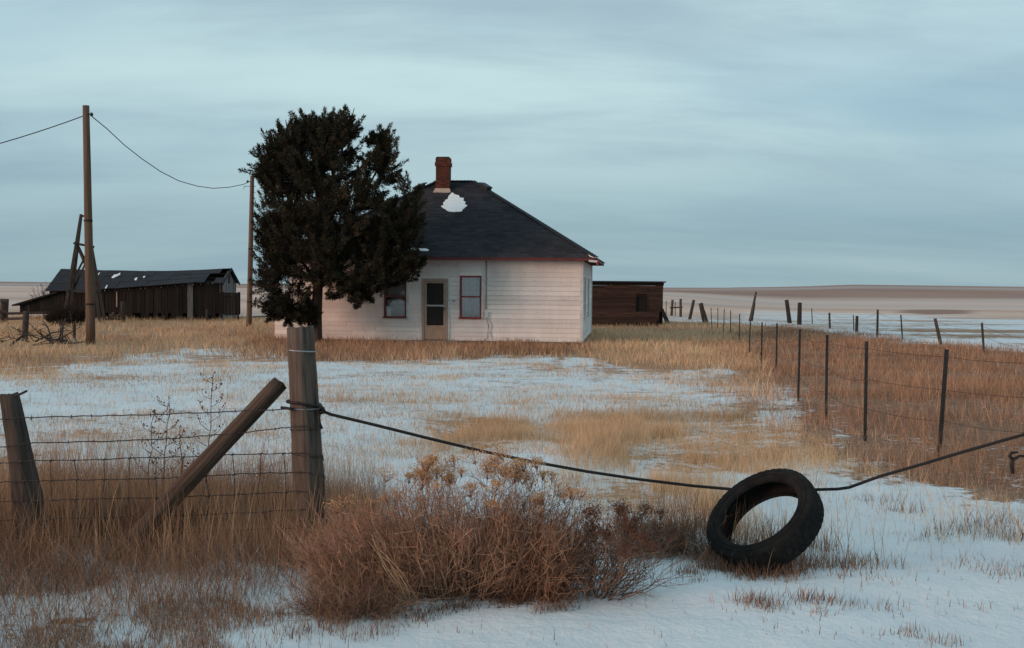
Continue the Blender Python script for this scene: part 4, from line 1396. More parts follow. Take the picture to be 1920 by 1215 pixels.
# ------------------------------------------------------------------ foreground fence
def rough_post(name, base_, top, r0, r1, mat, parent, n=18, seg=12, seed=1, bulge=0.0, bend=(0, 0, 0), below=0.25, flat=0.0):
    """a weathered round post: checks down its length, uneven girth, a worn top; coordinates relative to the parent"""
    rr = np.random.RandomState(seed)
    wb, wt = Vector(base_), Vector(top)
    base_, top = Vector((0, 0, 0)), Vector((0, 0, (wt - wb).length))
    ax = Vector((0, 0, 1)); s = Vector((1, 0, 0)); t = Vector((0, 1, 0))
    start = base_ - ax * below
    prof = 1 + 0.035 * rr.randn(n)
    for c in rr.choice(n, 3, False): prof[c] -= 0.10 + 0.05 * rr.rand()
    v = []; f = []
    for i in range(seg + 1):
        q = i / seg
        p = start.lerp(top, q) + Vector(bend) * (4 * q * (1 - q))
        r = r0 + (r1 - r0) * q
        r *= 1 + bulge * math.exp(-((q - 0.45) / 0.12) ** 2)
        for k in range(n):
            a = 2 * math.pi * k / n
            rk = r * (prof[k] + 0.012 * rr.randn())
            z_ = (0.02 * rr.rand() + flat * math.cos(a)) if i == seg else 0
            v.append(tuple(p + (s * math.cos(a) + t * math.sin(a)) * rk - ax * z_))
    for i in range(seg):
        for k in range(n):
            k2 = (k + 1) % n
            f.append((i * n + k, i * n + k2, (i + 1) * n + k2, (i + 1) * n + k))
    v.append(tuple(top - ax * 0.012)); c = len(v) - 1
    for k in range(n): f.append((seg * n + k, seg * n + (k + 1) % n, c))
    m_ = MB(); m_.v = v; m_.f = f
    o = m_.build(name, mat, parent, True)
    o.location = wb
    o.rotation_euler = (wt - wb).to_track_quat('Z', 'Y').to_euler()
    return o

def child_of(part, o):
    """a sub-part modelled in the thing's coordinates"""
    m_ = Matrix.Translation(part.location) @ part.rotation_euler.to_matrix().to_4x4()
    o.matrix_parent_inverse = m_.inverted()
    return o

cp = gnd(585, 1022); CY = cp.y
lp = gnd(66, 1030); LY = lp.y
fence = empty('wire_fence', cp, 0, 'weathered post and wire fence with slanting brace log in the left foreground', 'fence')
def rel(p): return Vector(p) - cp
ctop = at(562, 611, CY)
corner = rough_post('corner_post', (0, 0, 0), rel(ctop), 0.104, 0.079, M['post'], fence, 22, 16, 8, 0.0, (0.006, 0, 0))
ltop = at(17, 736, LY)
lpost = rough_post('post', rel(lp), rel(ltop), 0.105, 0.058, M['old_post'], fence, 16, 14, 21, 0.14, (-0.015, 0, 0))
na = at(28, 744, LY - 0.04); nb = at(50, 733, LY - 0.08)
child_of(lpost, MB().tube([rel(na), rel(nb)], 0.007, 6).build('nail', M['rust'], lpost))
BYt = CY - 0.02
ba, bb = at(262, 1000, LY - 0.08), at(527, 716, CY + 0.02)
ba.z = max(ba.z, H(ba.x, ba.y) - 0.06)
rough_post('brace_log', rel(ba), rel(bb), 0.057, 0.053, M['log'], fence, 14, 14, 33, 0.06, (0.008, 0, 0), 0.30, 0.012)

def fy(px): return LY + (CY - LY) * (px - 50) / (585 - 50.0)
def fpt(px, py, d=0.0): return rel(at(px, py, fy(px) + d))
def jit_line(pts, amp, seed, sub=9):
    rr = random.Random(seed); out = []
    for a, b_ in zip(pts, pts[1:]):
        for i in range(sub):
            out.append(a.lerp(b_, i / sub) + Vector((0, rr.uniform(-amp, amp), rr.uniform(-amp, amp))))
    return out + [pts[-1]]
def barbs(mb, pts, step, size, seed):
    rr = random.Random(seed); acc = 0
    for a, b_ in zip(pts, pts[1:]):
        L = (b_ - a).length; acc += L
        if acc >= step:
            acc = 0
            d = (b_ - a).normalized()
            for k in range(2):
                u = Vector((rr.uniform(-1, 1), rr.uniform(-1, 1), rr.uniform(-1, 1))); u = (u - d * u.dot(d)).normalized()
                mb.tube([b_ - u * size, b_ + d * 0.004, b_ + u * size], 0.0019, 4)
rw = 0.0034
near = -0.075
lines = [ (('barbed_wire', 0.045), [(-260, 797), (10, 786), (40, 783), (300, 777), (545, 767)]),
          (('barbed_wire', 0.0), [(-260, 846), (15, 838), (50, 831), (140, 829), (300, 824), (450, 812), (552, 800), (590, 797)])]
for k, ((nm, _), pix) in enumerate(lines):
    pts = jit_line([fpt(x, y, near - (0.03 if x > 520 else 0)) for x, y in pix], 0.0028, 40 + k, 14)
    m_ = MB(); m_.tube(pts, rw, 5); barbs(m_, pts, 0.11, 0.016, 60 + k)
    m_.build(nm, M['wire'], fence)
wov = [[(-260, 876), (0, 868), (60, 864), (300, 858), (460, 852), (555, 849), (604, 853)],
       [(-260, 915), (0, 904), (120, 900), (300, 897), (450, 889), (560, 885), (602, 889)],
       [(-260, 950), (0, 940), (120, 937), (300, 933), (450, 927), (562, 921), (604, 925)],
       [(-260, 985), (0, 976), (120, 972), (300, 968), (450, 962), (565, 955), (606, 958)],
       [(-260, 1020), (0, 1010), (300, 1000), (565, 990)]]
wpts = []
for k, pix in enumerate(wov):
    pts = jit_line([fpt(x, y, near - (0.02 if x > 540 else 0)) for x, y in pix], 0.003, 80 + k, 10)
    wpts.append(pts)
    MB().tube(pts, rw * 0.95, 5).build('woven_wire', M['wire'], fence)
def on_line(pts, x):
    for a, b_ in zip(pts, pts[1:]):
        if a.x <= x <= b_.x: return a.lerp(b_, (x - a.x) / max(b_.x - a.x, 1e-6))
    return None
xs = np.arange(-2.55, 0.0, 0.150); rr = random.Random(17)
for x in xs:
    stay = [on_line(p, x + rr.uniform(-.012, .012)) for p in wpts]
    stay = [s for s in stay if s is not None]
    if len(stay) < 3: continue
    m_ = MB(); m_.tube(stay, 0.0024, 4)
    for s in stay[:4]: m_.tube([s + Vector((-0.008, -0.003, -0.006)), s + Vector((0.008, -0.003, 0.006))], 0.0044, 5)
    m_.build('wire_stay', M['wire'], fence)
# wires wound round the corner post
cax = rel(ctop).normalized()
def ring(pys, r_w, mat, tilt, name, parent, part=(0, 2 * math.pi), turns=1, extra=0.002):
    q = rel(at(575, pys, CY)); f_ = q.z / rel(ctop).z
    c = rel(ctop) * f_; rad_ = 0.104 + (0.079 - 0.104) * (f_ * 0.86 + 0.14) + r_w * 0.4 + extra
    n_ = int(30 * turns); pts = []
    for i in range(n_ + 1):
        a = part[0] + (part[1] - part[0]) * i / n_
        pts.append(c + Vector((math.cos(a) * rad_, math.sin(a) * rad_, tilt * math.cos(a))))
    return child_of(parent, MB().tube(pts, r_w, 6).build(name, mat, parent))
ring(657, 0.0042, M['bright_wire'], -0.006, 'tie_wire', corner, (math.pi * 1.25, math.pi * 2.1))
ring(765, 0.0042, M['bright_wire'], 0.000, 'tie_wire', corner, (math.pi * 0.95, math.pi * 2.05))
ring(803, 0.0040, M['wire'], 0.006, 'tie_wire', corner, (math.pi * 0.9, math.pi * 2.05))
ring(851, 0.0040, M['wire'], -0.01, 'tie_wire', corner, (math.pi * 0.9, math.pi * 2.05))
for px, py in ((602, 858), (604, 893), (603, 905)):
    q = rel(at(px, py, CY - 0.05)); child_of(corner, MB().tube([q, q + Vector((0.012, -0.015, 0.012)), q + Vector((0.016, -0.01, -0.018))], 0.004, 5).build('staple', M['rust'], corner))

# ------------------------------------------------------------------ cable gate with a tyre on it
cr = 0.0098
kn = at(603, 769, CY - 0.06)
TYR_Y = 6.58
ta = at(1392, 919, TYR_Y + 0.72); tb_ = at(1530, 918, TYR_Y + 0.32)
ge = at(2066, 770, gnd(2075, 1075).y)
path = [at(603, 770, CY - 0.06)]
for x, y in ((620, 777), (700, 796), (800, 821), (900, 845), (1000, 866), (1100, 884), (1200, 899), (1300, 911)):
    f_ = (x - 603) / (1392 - 603.0); path.append(at(x, y, CY - 0.06 + (ta.y - CY + 0.06) * f_))
path += [ta, ta.lerp(tb_, 0.5) + Vector((0, 0, -0.004)), tb_]
for x, y in ((1570, 917), (1592, 914), (1650, 893), (1720, 873), (1800, 849), (1880, 826), (1930, 812), (2000, 790)):
    f_ = (x - 1530) / (2060 - 1530.0); path.append(at(x, y, tb_.y + (ge.y - tb_.y) * f_))
path.append(ge)
cable = wire_obj('gate_cable', path, cr, 'black steel cable slung from the corner post through the tyre', 'cable', M['cable'], 8)
cable_base = Vector(path[0])
# the wraps round the post, the knot and its loose tail
def cpart(name, pts, r):
    return MB().tube([Vector(p) - cable_base for p in pts], r, 7).build(name, M['cable'], cable, True)
qc = rel(at(572, 755, CY)); fcl = qc.z / rel(ctop).z
cc = cp + rel(ctop) * fcl
loop = []
for i in range(34):
    a = math.pi * 0.15 + 2 * math.pi * 0.97 * i / 33
    loop.append(cc + Vector((math.cos(a) * 0.102, math.sin(a) * 0.102, 0.004 - 0.022 * max(math.cos(a), -0.2) - (0.010 if math.sin(a) < 0 else -0.01) * 0)))
cpart('loop', [kn + Vector((0.0, 0.05, 0.0))] + loop + [kn], cr * 0.95)
cpart('knot', [kn + Vector((math.cos(i * 0.9) * 0.016, -0.012 + 0.012 * math.sin(i * 0.5), math.sin(i * 0.9) * 0.018)) for i in range(18)], 0.0085)
cpart('tail', [at(601, 772, CY - 0.07), at(598, 783, CY - 0.08), at(600, 795, CY - 0.08), at(604, 804, CY - 0.08)], cr * 0.8)
cpart('tail', [at(527, 764, CY - 0.05), at(536, 765, CY - 0.06), at(548, 767, CY - 0.10)], cr * 0.9)

# tyre
tn_ = Vector((-0.56, -0.37, 0.74)).normalized()
tu = Vector((0, 0, 1)).cross(tn_).normalized(); tv = tn_.cross(tu)
TR = 0.335
tc_ = at(1433, 976, TYR_Y)
prof = [(0.318, 0.0), (0.316, 0.045), (0.303, 0.066), (0.28, 0.075), (0.25, 0.068), (0.240, 0.054), (0.234, 0.058), (0.237, 0.068), (0.245, 0.080), (0.270, 0.090), (0.295, 0.090),
        (0.315, 0.083), (0.328, 0.072), (0.332, 0.04), (0.3325, 0.0)]
prof = [(r * 1.03, w * 0.98) for r, w in prof]
prof = prof + [(r, -w) for r, w in prof[::-1][1:-1]]
lowest = min((tv * math.sin(a) + tu * math.cos(a)).z * r + tn_.z * w for r, w in prof for a in np.linspace(0, 6.28, 90))
gz = H(tc_.x, tc_.y)
tc_.z = gz - lowest - 0.012
tyre = empty('tyre', (tc_.x, tc_.y, gz), 0, 'worn black truck tyre leaning on the snow, threaded on the cable', 'tyre')
TRm = Matrix((tu, tv, tn_)).transposed().to_4x4()
TRm.translation = Vector((0, 0, tc_.z - gz))
NS = 88; v = []; f = []
for i in range(NS):
    a = 2 * math.pi * i / NS
    for r, w in prof: v.append(tuple(TRm @ Vector((math.cos(a) * r, math.sin(a) * r, w))))
m_ = len(prof)
for i in range(NS):
    for k in range(m_):
        f.append((i * m_ + k, ((i + 1) % NS) * m_ + k, ((i + 1) % NS) * m_ + (k + 1) % m_, i * m_ + (k + 1) % m_))
mb = MB(); mb.v = v; mb.f = f
mb.build('carcass', M['rubber'], tyre, True)
lug = MB().hexa([(-0.015, -0.004, -0.034), (0.015, 0.004, -0.034), (0.015, 0.004, 0.034), (-0.015, -0.004, 0.034),
                 (-0.013, -0.003, -0.030), (0.013, 0.003, -0.030), (0.013, 0.003, 0.030), (-0.013, -0.003, 0.030)])
# lug axes: x round the tyre, y across, z out of the tread
lug = MB(); lug.hexa([(-0.016, -0.023, -0.01), (0.016, -0.023, -0.01), (0.016, 0.023, -0.01), (-0.016, 0.023, -0.01),
                      (-0.014, -0.021, 0.0015), (0.014, -0.021, 0.0015), (0.014, 0.021, 0.0015), (-0.014, 0.021, 0.0015)])
lme = lug.mesh('tread_lug'); lme.materials.append(M['rubber'])
NL = 48
for i in range(NL):
    for row, off in ((-0.052, 0.0), (0.0, 0.33), (0.052, 0.66)):
        a = 2 * math.pi * (i + off) / NL
        rd_ = Vector((math.cos(a), math.sin(a), 0)); tg = Vector((-math.sin(a), math.cos(a), 0))
        mm = Matrix((tg, Vector((0, 0, 1)), rd_)).transposed().to_4x4()
        rr_ = 0.3425 if row == 0 else 0.340
        mm.translation = rd_ * rr_ + Vector((0, 0, row))
        tilt = Matrix.Rotation(-0.16 * np.sign(row), 4, 'X') if row else Matrix.Identity(4)
        o = link('tread_lug', lme, None, tyre); o.matrix_local = TRm @ mm @ tilt
for r_ in (0.278, 0.304):
    pts = [TRm @ Vector((math.cos(a) * r_, math.sin(a) * r_, 0.0885 if r_ < .29 else 0.0885)) for a in np.linspace(0, 2 * math.pi, 73)]
    MB().tube(pts, 0.0028, 5, False).build('sidewall_rib', M['rubber'], tyre, True)

# gate post just outside the right of the view, with a hook of rod pointing in
gp = gnd(2075, 1075); gt = at(2062, 640, gp.y)
gpost = empty('gate_post', gp, 0, 'gate post at the right edge with a rusty hooked rod on it', 'post')
rough_post('post', (0, 0, 0), gt - gp, 0.10, 0.08, M['post'], gpost, 18, 12, 71)
hk = [at(2052, 852, gp.y - 0.02), at(1960, 856, gp.y - 0.02), at(1912, 855, gp.y - 0.02), at(1899, 862, gp.y - 0.02), at(1897, 874, gp.y - 0.02), at(1899, 888, gp.y - 0.02)]
MB().tube([p - gp for p in hk], [0.007, 0.007, 0.008, 0.013, 0.013, 0.010], 7).build('hooked_rod', M['rust'], gpost, True)
hk2 = [at(1899, 862, gp.y - 0.02), at(1893, 855, gp.y - 0.03), at(1897, 849, gp.y - 0.03), at(1908, 848, gp.y - 0.03)]
MB().tube([p - gp for p in hk2], [0.012, 0.010, 0.009, 0.006], 7).build('hooked_rod', M['rust'], gpost, True)

# ------------------------------------------------------------------ steel-post fence along the right of the yard
tp = [((1775, 655), (1762, 832), 0.030), ((1625, 640), (1623, 760), 0), ((1551, 628), (1550, 712), 0), ((1500, 617), (1498, 670), 0), ((1457, 606), (1456, 656), 0),
      ((1429, 604), (1428, 650), 0), ((1407, 600), (1405, 645), 0), ((1387, 588), (1386, 622), 0), ((1370, 582), (1370, 606), 0), ((1358, 579), (1357, 604), 0), ((1346, 577), (1346, 602), 0), ((1333, 577), (1335, 601), 0)]
feet = []
for (tx, ty), (bx, by), _ in tp:
    p = stand(tx, ty, 1.08, 9, 80); feet.append((p, at(tx, ty, p.y), at(bx, by, p.y).x - p.x))
sf = empty('wire_fence', feet[0][0], 0, 'slack wire fence on dark steel posts along the right side of the yard', 'fence')
so = feet[0][0]
def steel_post(foot, top, dx, parent, o, thick=0.036):
    f_ = Vector((foot.x + dx * 1.15, foot.y, foot.z - 0.1)) - o; t_ = top - o
    m_ = MB(); m_.bar(f_, t_, thick, 0.010, (0, 1, 0)); m_.bar(f_ + Vector((0, 0.014, 0)), t_ + Vector((0, 0.014, 0)), 0.010, 0.026, (0, 1, 0))
    d = t_ - f_
    for k in range(5, 14):
        q = f_ + d * (k / 14.0); m_.box((q.x, q.y - 0.010, q.z), (thick * 0.8, 0.012, 0.014))
    return m_.build('steel_post', M['steel_post'], parent)
for (p, t, dx), (_, _, w_) in zip(feet, tp):
    steel_post(p, t, dx, sf, so, 0.042 if w_ else 0.034)
ext = Vector((feet[0][0].x + (feet[0][0].x - feet[1][0].x) * 1.2, feet[0][0].y + (feet[0][0].y - feet[1][0].y) * 1.2, 0)); ext.z = H(ext.x, ext.y)
for fr in (0.93, 0.62, 0.33):
    prev = None
    allp = []
    seq = [(ext, ext + Vector((0, 0, 1.08)))] + [(p, t) for p, t, dx in feet]
    for i, (p, t) in enumerate(seq):
        q = p.lerp(t, fr)
        if prev is not None:
            L = (q - prev).length
            allp += hang(prev, q, 0.022 * L * (0.5 + 1.0 * RNG.rand()), 10)[:-1]
        prev = q
    allp.append(prev)
    MB().tube([p - so for p in allp], 0.0035, 4).build('fence_wire', M['wire'], sf)

# ------------------------------------------------------------------ second fence beyond it: mixed thin and thick posts
bf = [((1522, 578), (1523, 607), 0.03), ((1555, 586), (1556, 616), 0.06), ((1600, 590), (1601, 620), 0.03), ((1607, 592), (1606, 623), 0.085), ((1646, 580), (1645, 633), 0.055),
      ((1689, 590), (1692, 636), 0.035), ((1753, 597), (1764, 646), 0.075), ((1841, 605), (1845, 662), 0.045)]
bfeet = [(gnd(*b_), t, w_) for t, b_, w_ in bf]
o2 = bfeet[-1][0]
f2 = empty('wire_fence', o2, 0, 'farther fence of uneven thin wooden posts below the snowy field', 'fence')
tops2 = []
for i, (g, t, w_) in enumerate(bfeet):
    t3 = at(t[0], t[1], g.y); tops2.append((g, t3))
    rough_post('wooden_post', g - o2, t3 - o2, w_, w_ * 0.85, M['old_post'], f2, 8, 5, 90 + i)
for fr in (0.9, 0.55):
    allp = []; prev = None
    for g, t3 in [(at(1990, 690, tops2[-1][0].y - 6), at(1990, 640, tops2[-1][0].y - 6))] + tops2[::-1]:
        q = g.lerp(t3, fr)
        if prev is not None: allp += hang(prev, q, 0.12, 8)[:-1]
        prev = q
    allp.append(prev)
    MB().tube([p - o2 for p in allp], 0.005, 4).build('fence_wire', M['wire'], f2)

# ------------------------------------------------------------------ old thick posts standing by themselves
def old_post(pt, pb, w_, label, group=None, pointed=False, seed=0, split=False):
    g = gnd(*pb); t = at(pt[0], pt[1], g.y)
    o = empty('old_fence_post', g, 0, label, 'post', group)
    rough_post('post', (0, 0, 0), t - g, w_ * 1.08, w_ * (0.55 if pointed else 0.9), M['old_post'], o, 10, 7, seed)
    if split:
        rough_post('post_splinter', Vector((w_ * 0.9, 0, 0)), (t - g) * 0.62 + Vector((w_ * 0.5, 0, 0)), w_ * 0.55, w_ * 0.5, M['old_post'], o, 8, 4, seed + 1)
    return o
GP = 'old thick posts beyond the yard'
old_post((1418, 547), (1407, 602), 0.115, 'tall dark post leaning right, its top against the far hills', GP, True, 201, True)
old_post((1475, 562), (1481, 606), 0.135, 'thick dark post tilted left, first of the pair by the field', GP, False, 202)
old_post((1500, 567), (1499, 609), 0.130, 'thick upright dark post, second of the pair by the field', GP, False, 203)
old_post((1301, 562), (1293, 599), 0.11, 'stout dark post leaning right, nearest the H-shaped frame', GP, False, 204)
old_post((1314, 568), (1322, 605), 0.15, 'broadest stubby old post, split and tilted left', GP, False, 205, True)
hg = gnd(1259, 592); ht = at(1261, 562, hg.y)
hf = empty('old_rail_gate', hg, 0, 'small H-shaped remnant of corral, two posts and a rail beside the shed', 'frame')
rough_post('post', (0, 0, 0), ht - hg, 0.10, 0.09, M['old_post'], hf, 8, 5, 211)
h2 = gnd(1276, 594); t2_ = at(1276, 560, h2.y)
rough_post('post', h2 - hg, t2_ - hg, 0.11, 0.10, M['old_post'], hf, 8, 5, 212)
MB().bar(at(1256, 577, hg.y) - hg, at(1280, 576, hg.y) - hg, 0.06, 0.10).build('rail', M['old_post'], hf)
for k, (x, y0, y1) in enumerate(((1249, 563, 590), (1266, 566, 592))):
    old_post((x, y0), (x, y1), 0.032, ('thin stake between the shed and the H-shaped frame', 'thin stake inside the H-shaped frame')[k], None, False, 220 + k)

# ------------------------------------------------------------------ broken corral on the left
pg = gnd(46, 642); pt_ = at(49, 583, pg.y)
p8 = gnd(6, 606); p8t = at(9, 560, p8.y)
cor = empty('corral_fence', pg, 0, 'broken corral fence of dark posts and sagging rails at the far left', 'fence')
rough_post('post', (0, 0, 0), pt_ - pg, 0.10, 0.10, M['old_post'], cor, 10, 6, 301)
rough_post('post', p8 - pg, p8t - pg, 0.20, 0.20, M['old_post'], cor, 10, 5, 302)
for a, b_ in (((-60, 566), (13, 563)), ((-60, 582), (12, 584)), ((12, 588), (110, 586)), ((12, 598), (50, 597))):
    MB().bar(at(a[0], a[1], p8.y - 0.3) - pg, at(b_[0], b_[1], p8.y - 0.3) - pg, 0.06, 0.13).build('rail', M['old_post'], cor)
g1 = old_post((139, 604), (139, 640), 0.06, 'short thin post just left of the tall utility pole', None, False, 303)
rp_ = gnd(231, 605); rt2 = at(230, 565, rp_.y)
rf = empty('rail_post', rp_, 0, 'dark post with broken rails fallen from it, right of the tower', 'post')
rough_post('post', (0, 0, 0), rt2 - rp_, 0.105, 0.105, M['old_post'], rf, 10, 5, 304)
for a, b_ in (((203, 597), (228, 588)), ((197, 599), (229, 598)), ((205, 593), (214, 586))):
    MB().bar(at(a[0], a[1], rp_.y - 0.08) - rp_, at(b_[0], b_[1], rp_.y - 0.08) - rp_, 0.06, 0.11).build('broken_rail', M['old_post'], rf)
old_post((388, 580), (388, 604), 0.075, 'short dark stub post standing in grass before the barn door', None, False, 305)
old_post((480, 557), (477, 572), 0.10, 'far slanting post between the shorter pole and the tree', None, False, 306)
pk = gnd(447, 598)
fd = empty('post_stub', pk, 0, 'narrow stake with a flat foot right of the barn', 'stake')
MB().bar((0, 0, -0.05), at(446, 578, pk.y) - pk, 0.09, 0.07, (0, 1, 0)).build('stake', M['old_post'], fd)
MB().box((0.05, 0, 0.06), (0.40, 0.3, 0.10)).build('foot', M['old_post'], fd)
pk = gnd(486, 598)
fp = empty('fallen_plank', pk, 0, 'dark plank lying on the grass between pole and tree', 'plank')
MB().bar((-0.5, 0, 0.12), (0.6, 0.1, 0.16), 0.2, 0.07).build('plank', M['old_post'], fp)
# pale rubble by the tall pole
def rubble(px, py, sx, sz, label, seed):
    g = gnd(px, py); rr = np.random.RandomState(seed)
    me = bpy.data.meshes.new('snowy_stone'); bm = bmesh.new(); bmesh.ops.create_icosphere(bm, subdivisions=2, radius=1.0)
    for v_ in bm.verts:
        k_ = 0.75 + 0.5 * vnoise(v_.co.x * 1.7 + seed, v_.co.y * 1.7 + v_.co.z, seed)
        v_.co = Vector((v_.co.x * sx * k_, v_.co.y * sx * 0.8 * k_, v_.co.z * sz * k_))
    bm.to_mesh(me); bm.free()
    o = link('snowy_stone', me, M['stone'], None, g + Vector((0, 0, sz * 0.45)))
    tag(o, label, 'stone')
rubble(96, 644, 0.20, 0.14, 'pale lump of snowy rubble at the end of the brush pile', 1)
rubble(131, 643, 0.24, 0.09, 'flat pale snowy stone left of the tall pole foot', 2)
# ------------------------------------------------------------------ dry grass, in several stands
STRAW = [(0.64, 0.455, 0.30), (0.56, 0.385, 0.25), (0.70, 0.52, 0.36)]
GOLD = [(0.64, 0.41, 0.235), (0.58, 0.355, 0.195), (0.69, 0.475, 0.29), (0.48, 0.285, 0.165)]
RUST = [(0.50, 0.285, 0.180), (0.39, 0.210, 0.130), (0.60, 0.375, 0.245), (0.28, 0.148, 0.098)]
DARK = [(0.17, 0.088, 0.062), (0.24, 0.130, 0.085), (0.12, 0.066, 0.052), (0.30, 0.17, 0.105)]

def in_house(x, y):
    c, s = math.cos(-HOUSE['rz']), math.sin(-HOUSE['rz'])
    dx, dy = x - ho.x, y - ho.y
    lx_, ly_ = dx * c - dy * s, dx * s + dy * c
    return (lx_ > -HW - 0.05) & (lx_ < 0.05) & (ly_ > -0.05) & (ly_ < HD + 0.05)

def stand_of(poly, n, clump, spread, seed, amp=0.5, scale=2.0, dens=None, feather=0.25):
    """clumped random feet inside a polygon; view-independent except for thinning with distance"""
    rr = np.random.RandomState(seed)
    P = np.array(poly); lo, hi = P.min(0), P.max(0)
    lo = np.maximum(lo, [-60, 3]); hi = np.minimum(hi, [70, 78])
    out = []; got = 0; tries = 0
    while got < n and tries < 60:
        m_ = n * 2
        c = lo + (hi - lo) * rr.rand(m_ // clump, 2)
        # fewer, larger tufts farther off
        keep = rr.rand(len(c)) < np.clip((12.0 / np.maximum(c[:, 1], 12.0)) ** 1.15, 0, 1)
        c = c[keep]
        p = np.repeat(c, clump, axis=0); tj = np.repeat(rr.randn(len(c), 2) * feather, clump, axis=0)
        p = p + rr.randn(len(p), 2) * spread * (1 + p[:, 1:2] / 60)
        k = zsoft(p[:, 0] + tj[:, 0], p[:, 1] + tj[:, 1], poly, amp, scale, seed) & ~in_house(p[:, 0], p[:, 1])
        if dens is not None: k &= rr.rand(len(p)) < dens(p[:, 0], p[:, 1])
        out.append(p[k]); got += k.sum(); tries += 1
    p = np.concatenate(out)[:n]
    return np.column_stack([p, height(p[:, 0], p[:, 1]) - 0.01])

def grass(name, label, sets):
    V, Fq, T = merge(sets)
    o = link(name, np_mesh(name, V, Fq, 3, M['blade'], T))
    tag(o, label, 'grass', None, 'stuff')
    return o
def mk(P, h0, h1, w0, lean, cols, segs=2, wind=None, jit=0.18):
    n = len(P)
    hh = (h0 + (h1 - h0) * RNG.rand(n) ** 1.3)
    big = 0.55 + 0.9 * fbm(P[:, 0] / 1.7, P[:, 1] / 1.7, 131, 2)
    hh = hh * big
    wd = w0 * (0.7 + 0.6 * RNG.rand(n)) * np.clip(P[:, 1] / 12.0, 0.75, 3.2)
    az_ = RNG.rand(n) * 2 * math.pi if wind is None else wind + RNG.randn(n) * 0.9
    ln = lean * (0.2 + 1.1 * RNG.rand(n))
    tt_ = tints(n, cols, jit)
    # the stand itself is uneven in colour: bleached and rotten patches
    pt = (0.62 + 0.76 * fbm(P[:, 0] / 2.6 + 9, P[:, 1] / 2.6, 133, 3))[:, None] * np.array([[1.0, 1.0, 1.0]])
    tt_ = np.clip(tt_ * pt, 0.004, 0.85)
    return blades(P, hh, wd, ln, az_, tt_, segs)

# 1 roadside stand along the near fence
def dens_road(x, y): return 0.45 + 0.55 * smooth((y - 5.7) / 1.1) * (0.45 + 0.8 * fbm(x / 0.8, y / 0.8, 141, 2))
P1 = stand_of(Z_ROAD, 76000, 14, 0.045, 401, 0.22, 0.7, dens_road, 0.15)
P1b = stand_of(Z_ROAD, 16000, 5, 0.05, 402, 0.2, 0.7, lambda x, y: smooth((y - 6.0) / 1.2))
P1c = stand_of(Z_VERGE, 42000, 16, 0.05, 403, 0.25, 0.6, lambda x, y: 0.12 + 0.88 * (fbm(x / 0.5, y / 0.5, 143, 2) > 0.50), 0.15)
grass('roadside_grass', 'tangled rust-brown dry grass along the foreground fence', [
    mk(P1, 0.10, 0.36, 0.0034, 0.85, RUST + DARK, 3), mk(P1b, 0.30, 0.62, 0.0034, 0.28, RUST + GOLD[:2], 3), mk(P1c, 0.03, 0.13, 0.0036, 0.55, RUST + DARK + GOLD[3:], 2)])
# 2 yard: stubble poking through the snow, golden tufts
Z_YARD = zone([(-500, 900), (0, 905), (560, 915), (700, 960), (1100, 1000), (1300, 1040), (1600, 1060), (1920, 1080), (2400, 1100), (2400, 900), (1500, 800), (1470, 740), (1440, 700),
               (1200, 690), (1000, 668), (700, 680), (420, 668), (300, 658), (110, 694), (-500, 712)])
def dens_y(x, y): return 0.10 + 1.1 * np.clip(fbm(x / 1.9, y / 1.9, 151, 3) - 0.42, 0, 1) * 3
P2 = stand_of(Z_YARD, 66000, 9, 0.10, 411, 0.3, 1.5, dens_y)
P2b = stand_of(Z_YARD, 20000, 36, 0.11, 412, 0.3, 1.5, lambda x, y: 0.15 + 0.85 * (fbm(x / 1.1, y / 0.8, 155, 2) > 0.5))
sets = [mk(P2b, 0.04, 0.17, 0.0038, 0.6, STRAW + GOLD + RUST[2:3], 2), mk(P2, 0.02, 0.13, 0.0040, 0.7, GOLD + STRAW + RUST[:2], 2)]
for k, (zg, n_, h_) in enumerate(zip(Z_GOLD, (6500, 24000, 5000), (0.17, 0.22, 0.24))):
    Pg = stand_of(zg, n_, 16, 0.10, 420 + k, 0.55, 1.4, lambda x, y: 0.15 + 0.85 * (fbm(x / 0.9, y / 0.9, 153, 2) > 0.45), 0.75)
    sets.append(mk(Pg, 0.07, h_, 0.0036, 0.45, GOLD + STRAW, 2))
grass('yard_grass', 'short golden grass and stubble poking through the yard snow', sets)
# 3 belt before and beside the house, over to the barn
Pb = stand_of(Z_BELT, 130000, 12, 0.22, 431, 0.9, 4.0, lambda x, y: np.clip(0.30 + 1.5 * (fbm(x / 3.2, y / 3.2, 161, 3) - 0.28), 0.15, 1), 0.7)
fr_ = inpoly(Pb[:, 0], Pb[:, 1], Z_FRONT); rt2_ = inpoly(Pb[:, 0], Pb[:, 1], Z_RIGHT)
dark_ = (fbm(Pb[:, 0] / 5.0, Pb[:, 1] / 5.0, 163, 3) > 0.60)
a_ = Pb[~fr_ & ~rt2_ & ~dark_]; b2_ = Pb[~fr_ & ~rt2_ & dark_]
grass('prairie_grass', 'belt of golden dry grass round the house and barn', [
    mk(a_, 0.12, 0.36, 0.0062, 0.5, GOLD + STRAW, 2), mk(b2_, 0.12, 0.32, 0.0062, 0.5, RUST + GOLD, 2)])
Pf = stand_of(Z_FRONT, 16000, 12, 0.15, 433, 0.6, 2.0, None, 0.6)
grass('house_grass', 'dark reddish grass standing along the foot of the white house wall', [mk(Pf, 0.10, 0.40, 0.0055, 0.45, RUST + DARK[:2] + GOLD[:2], 2)])
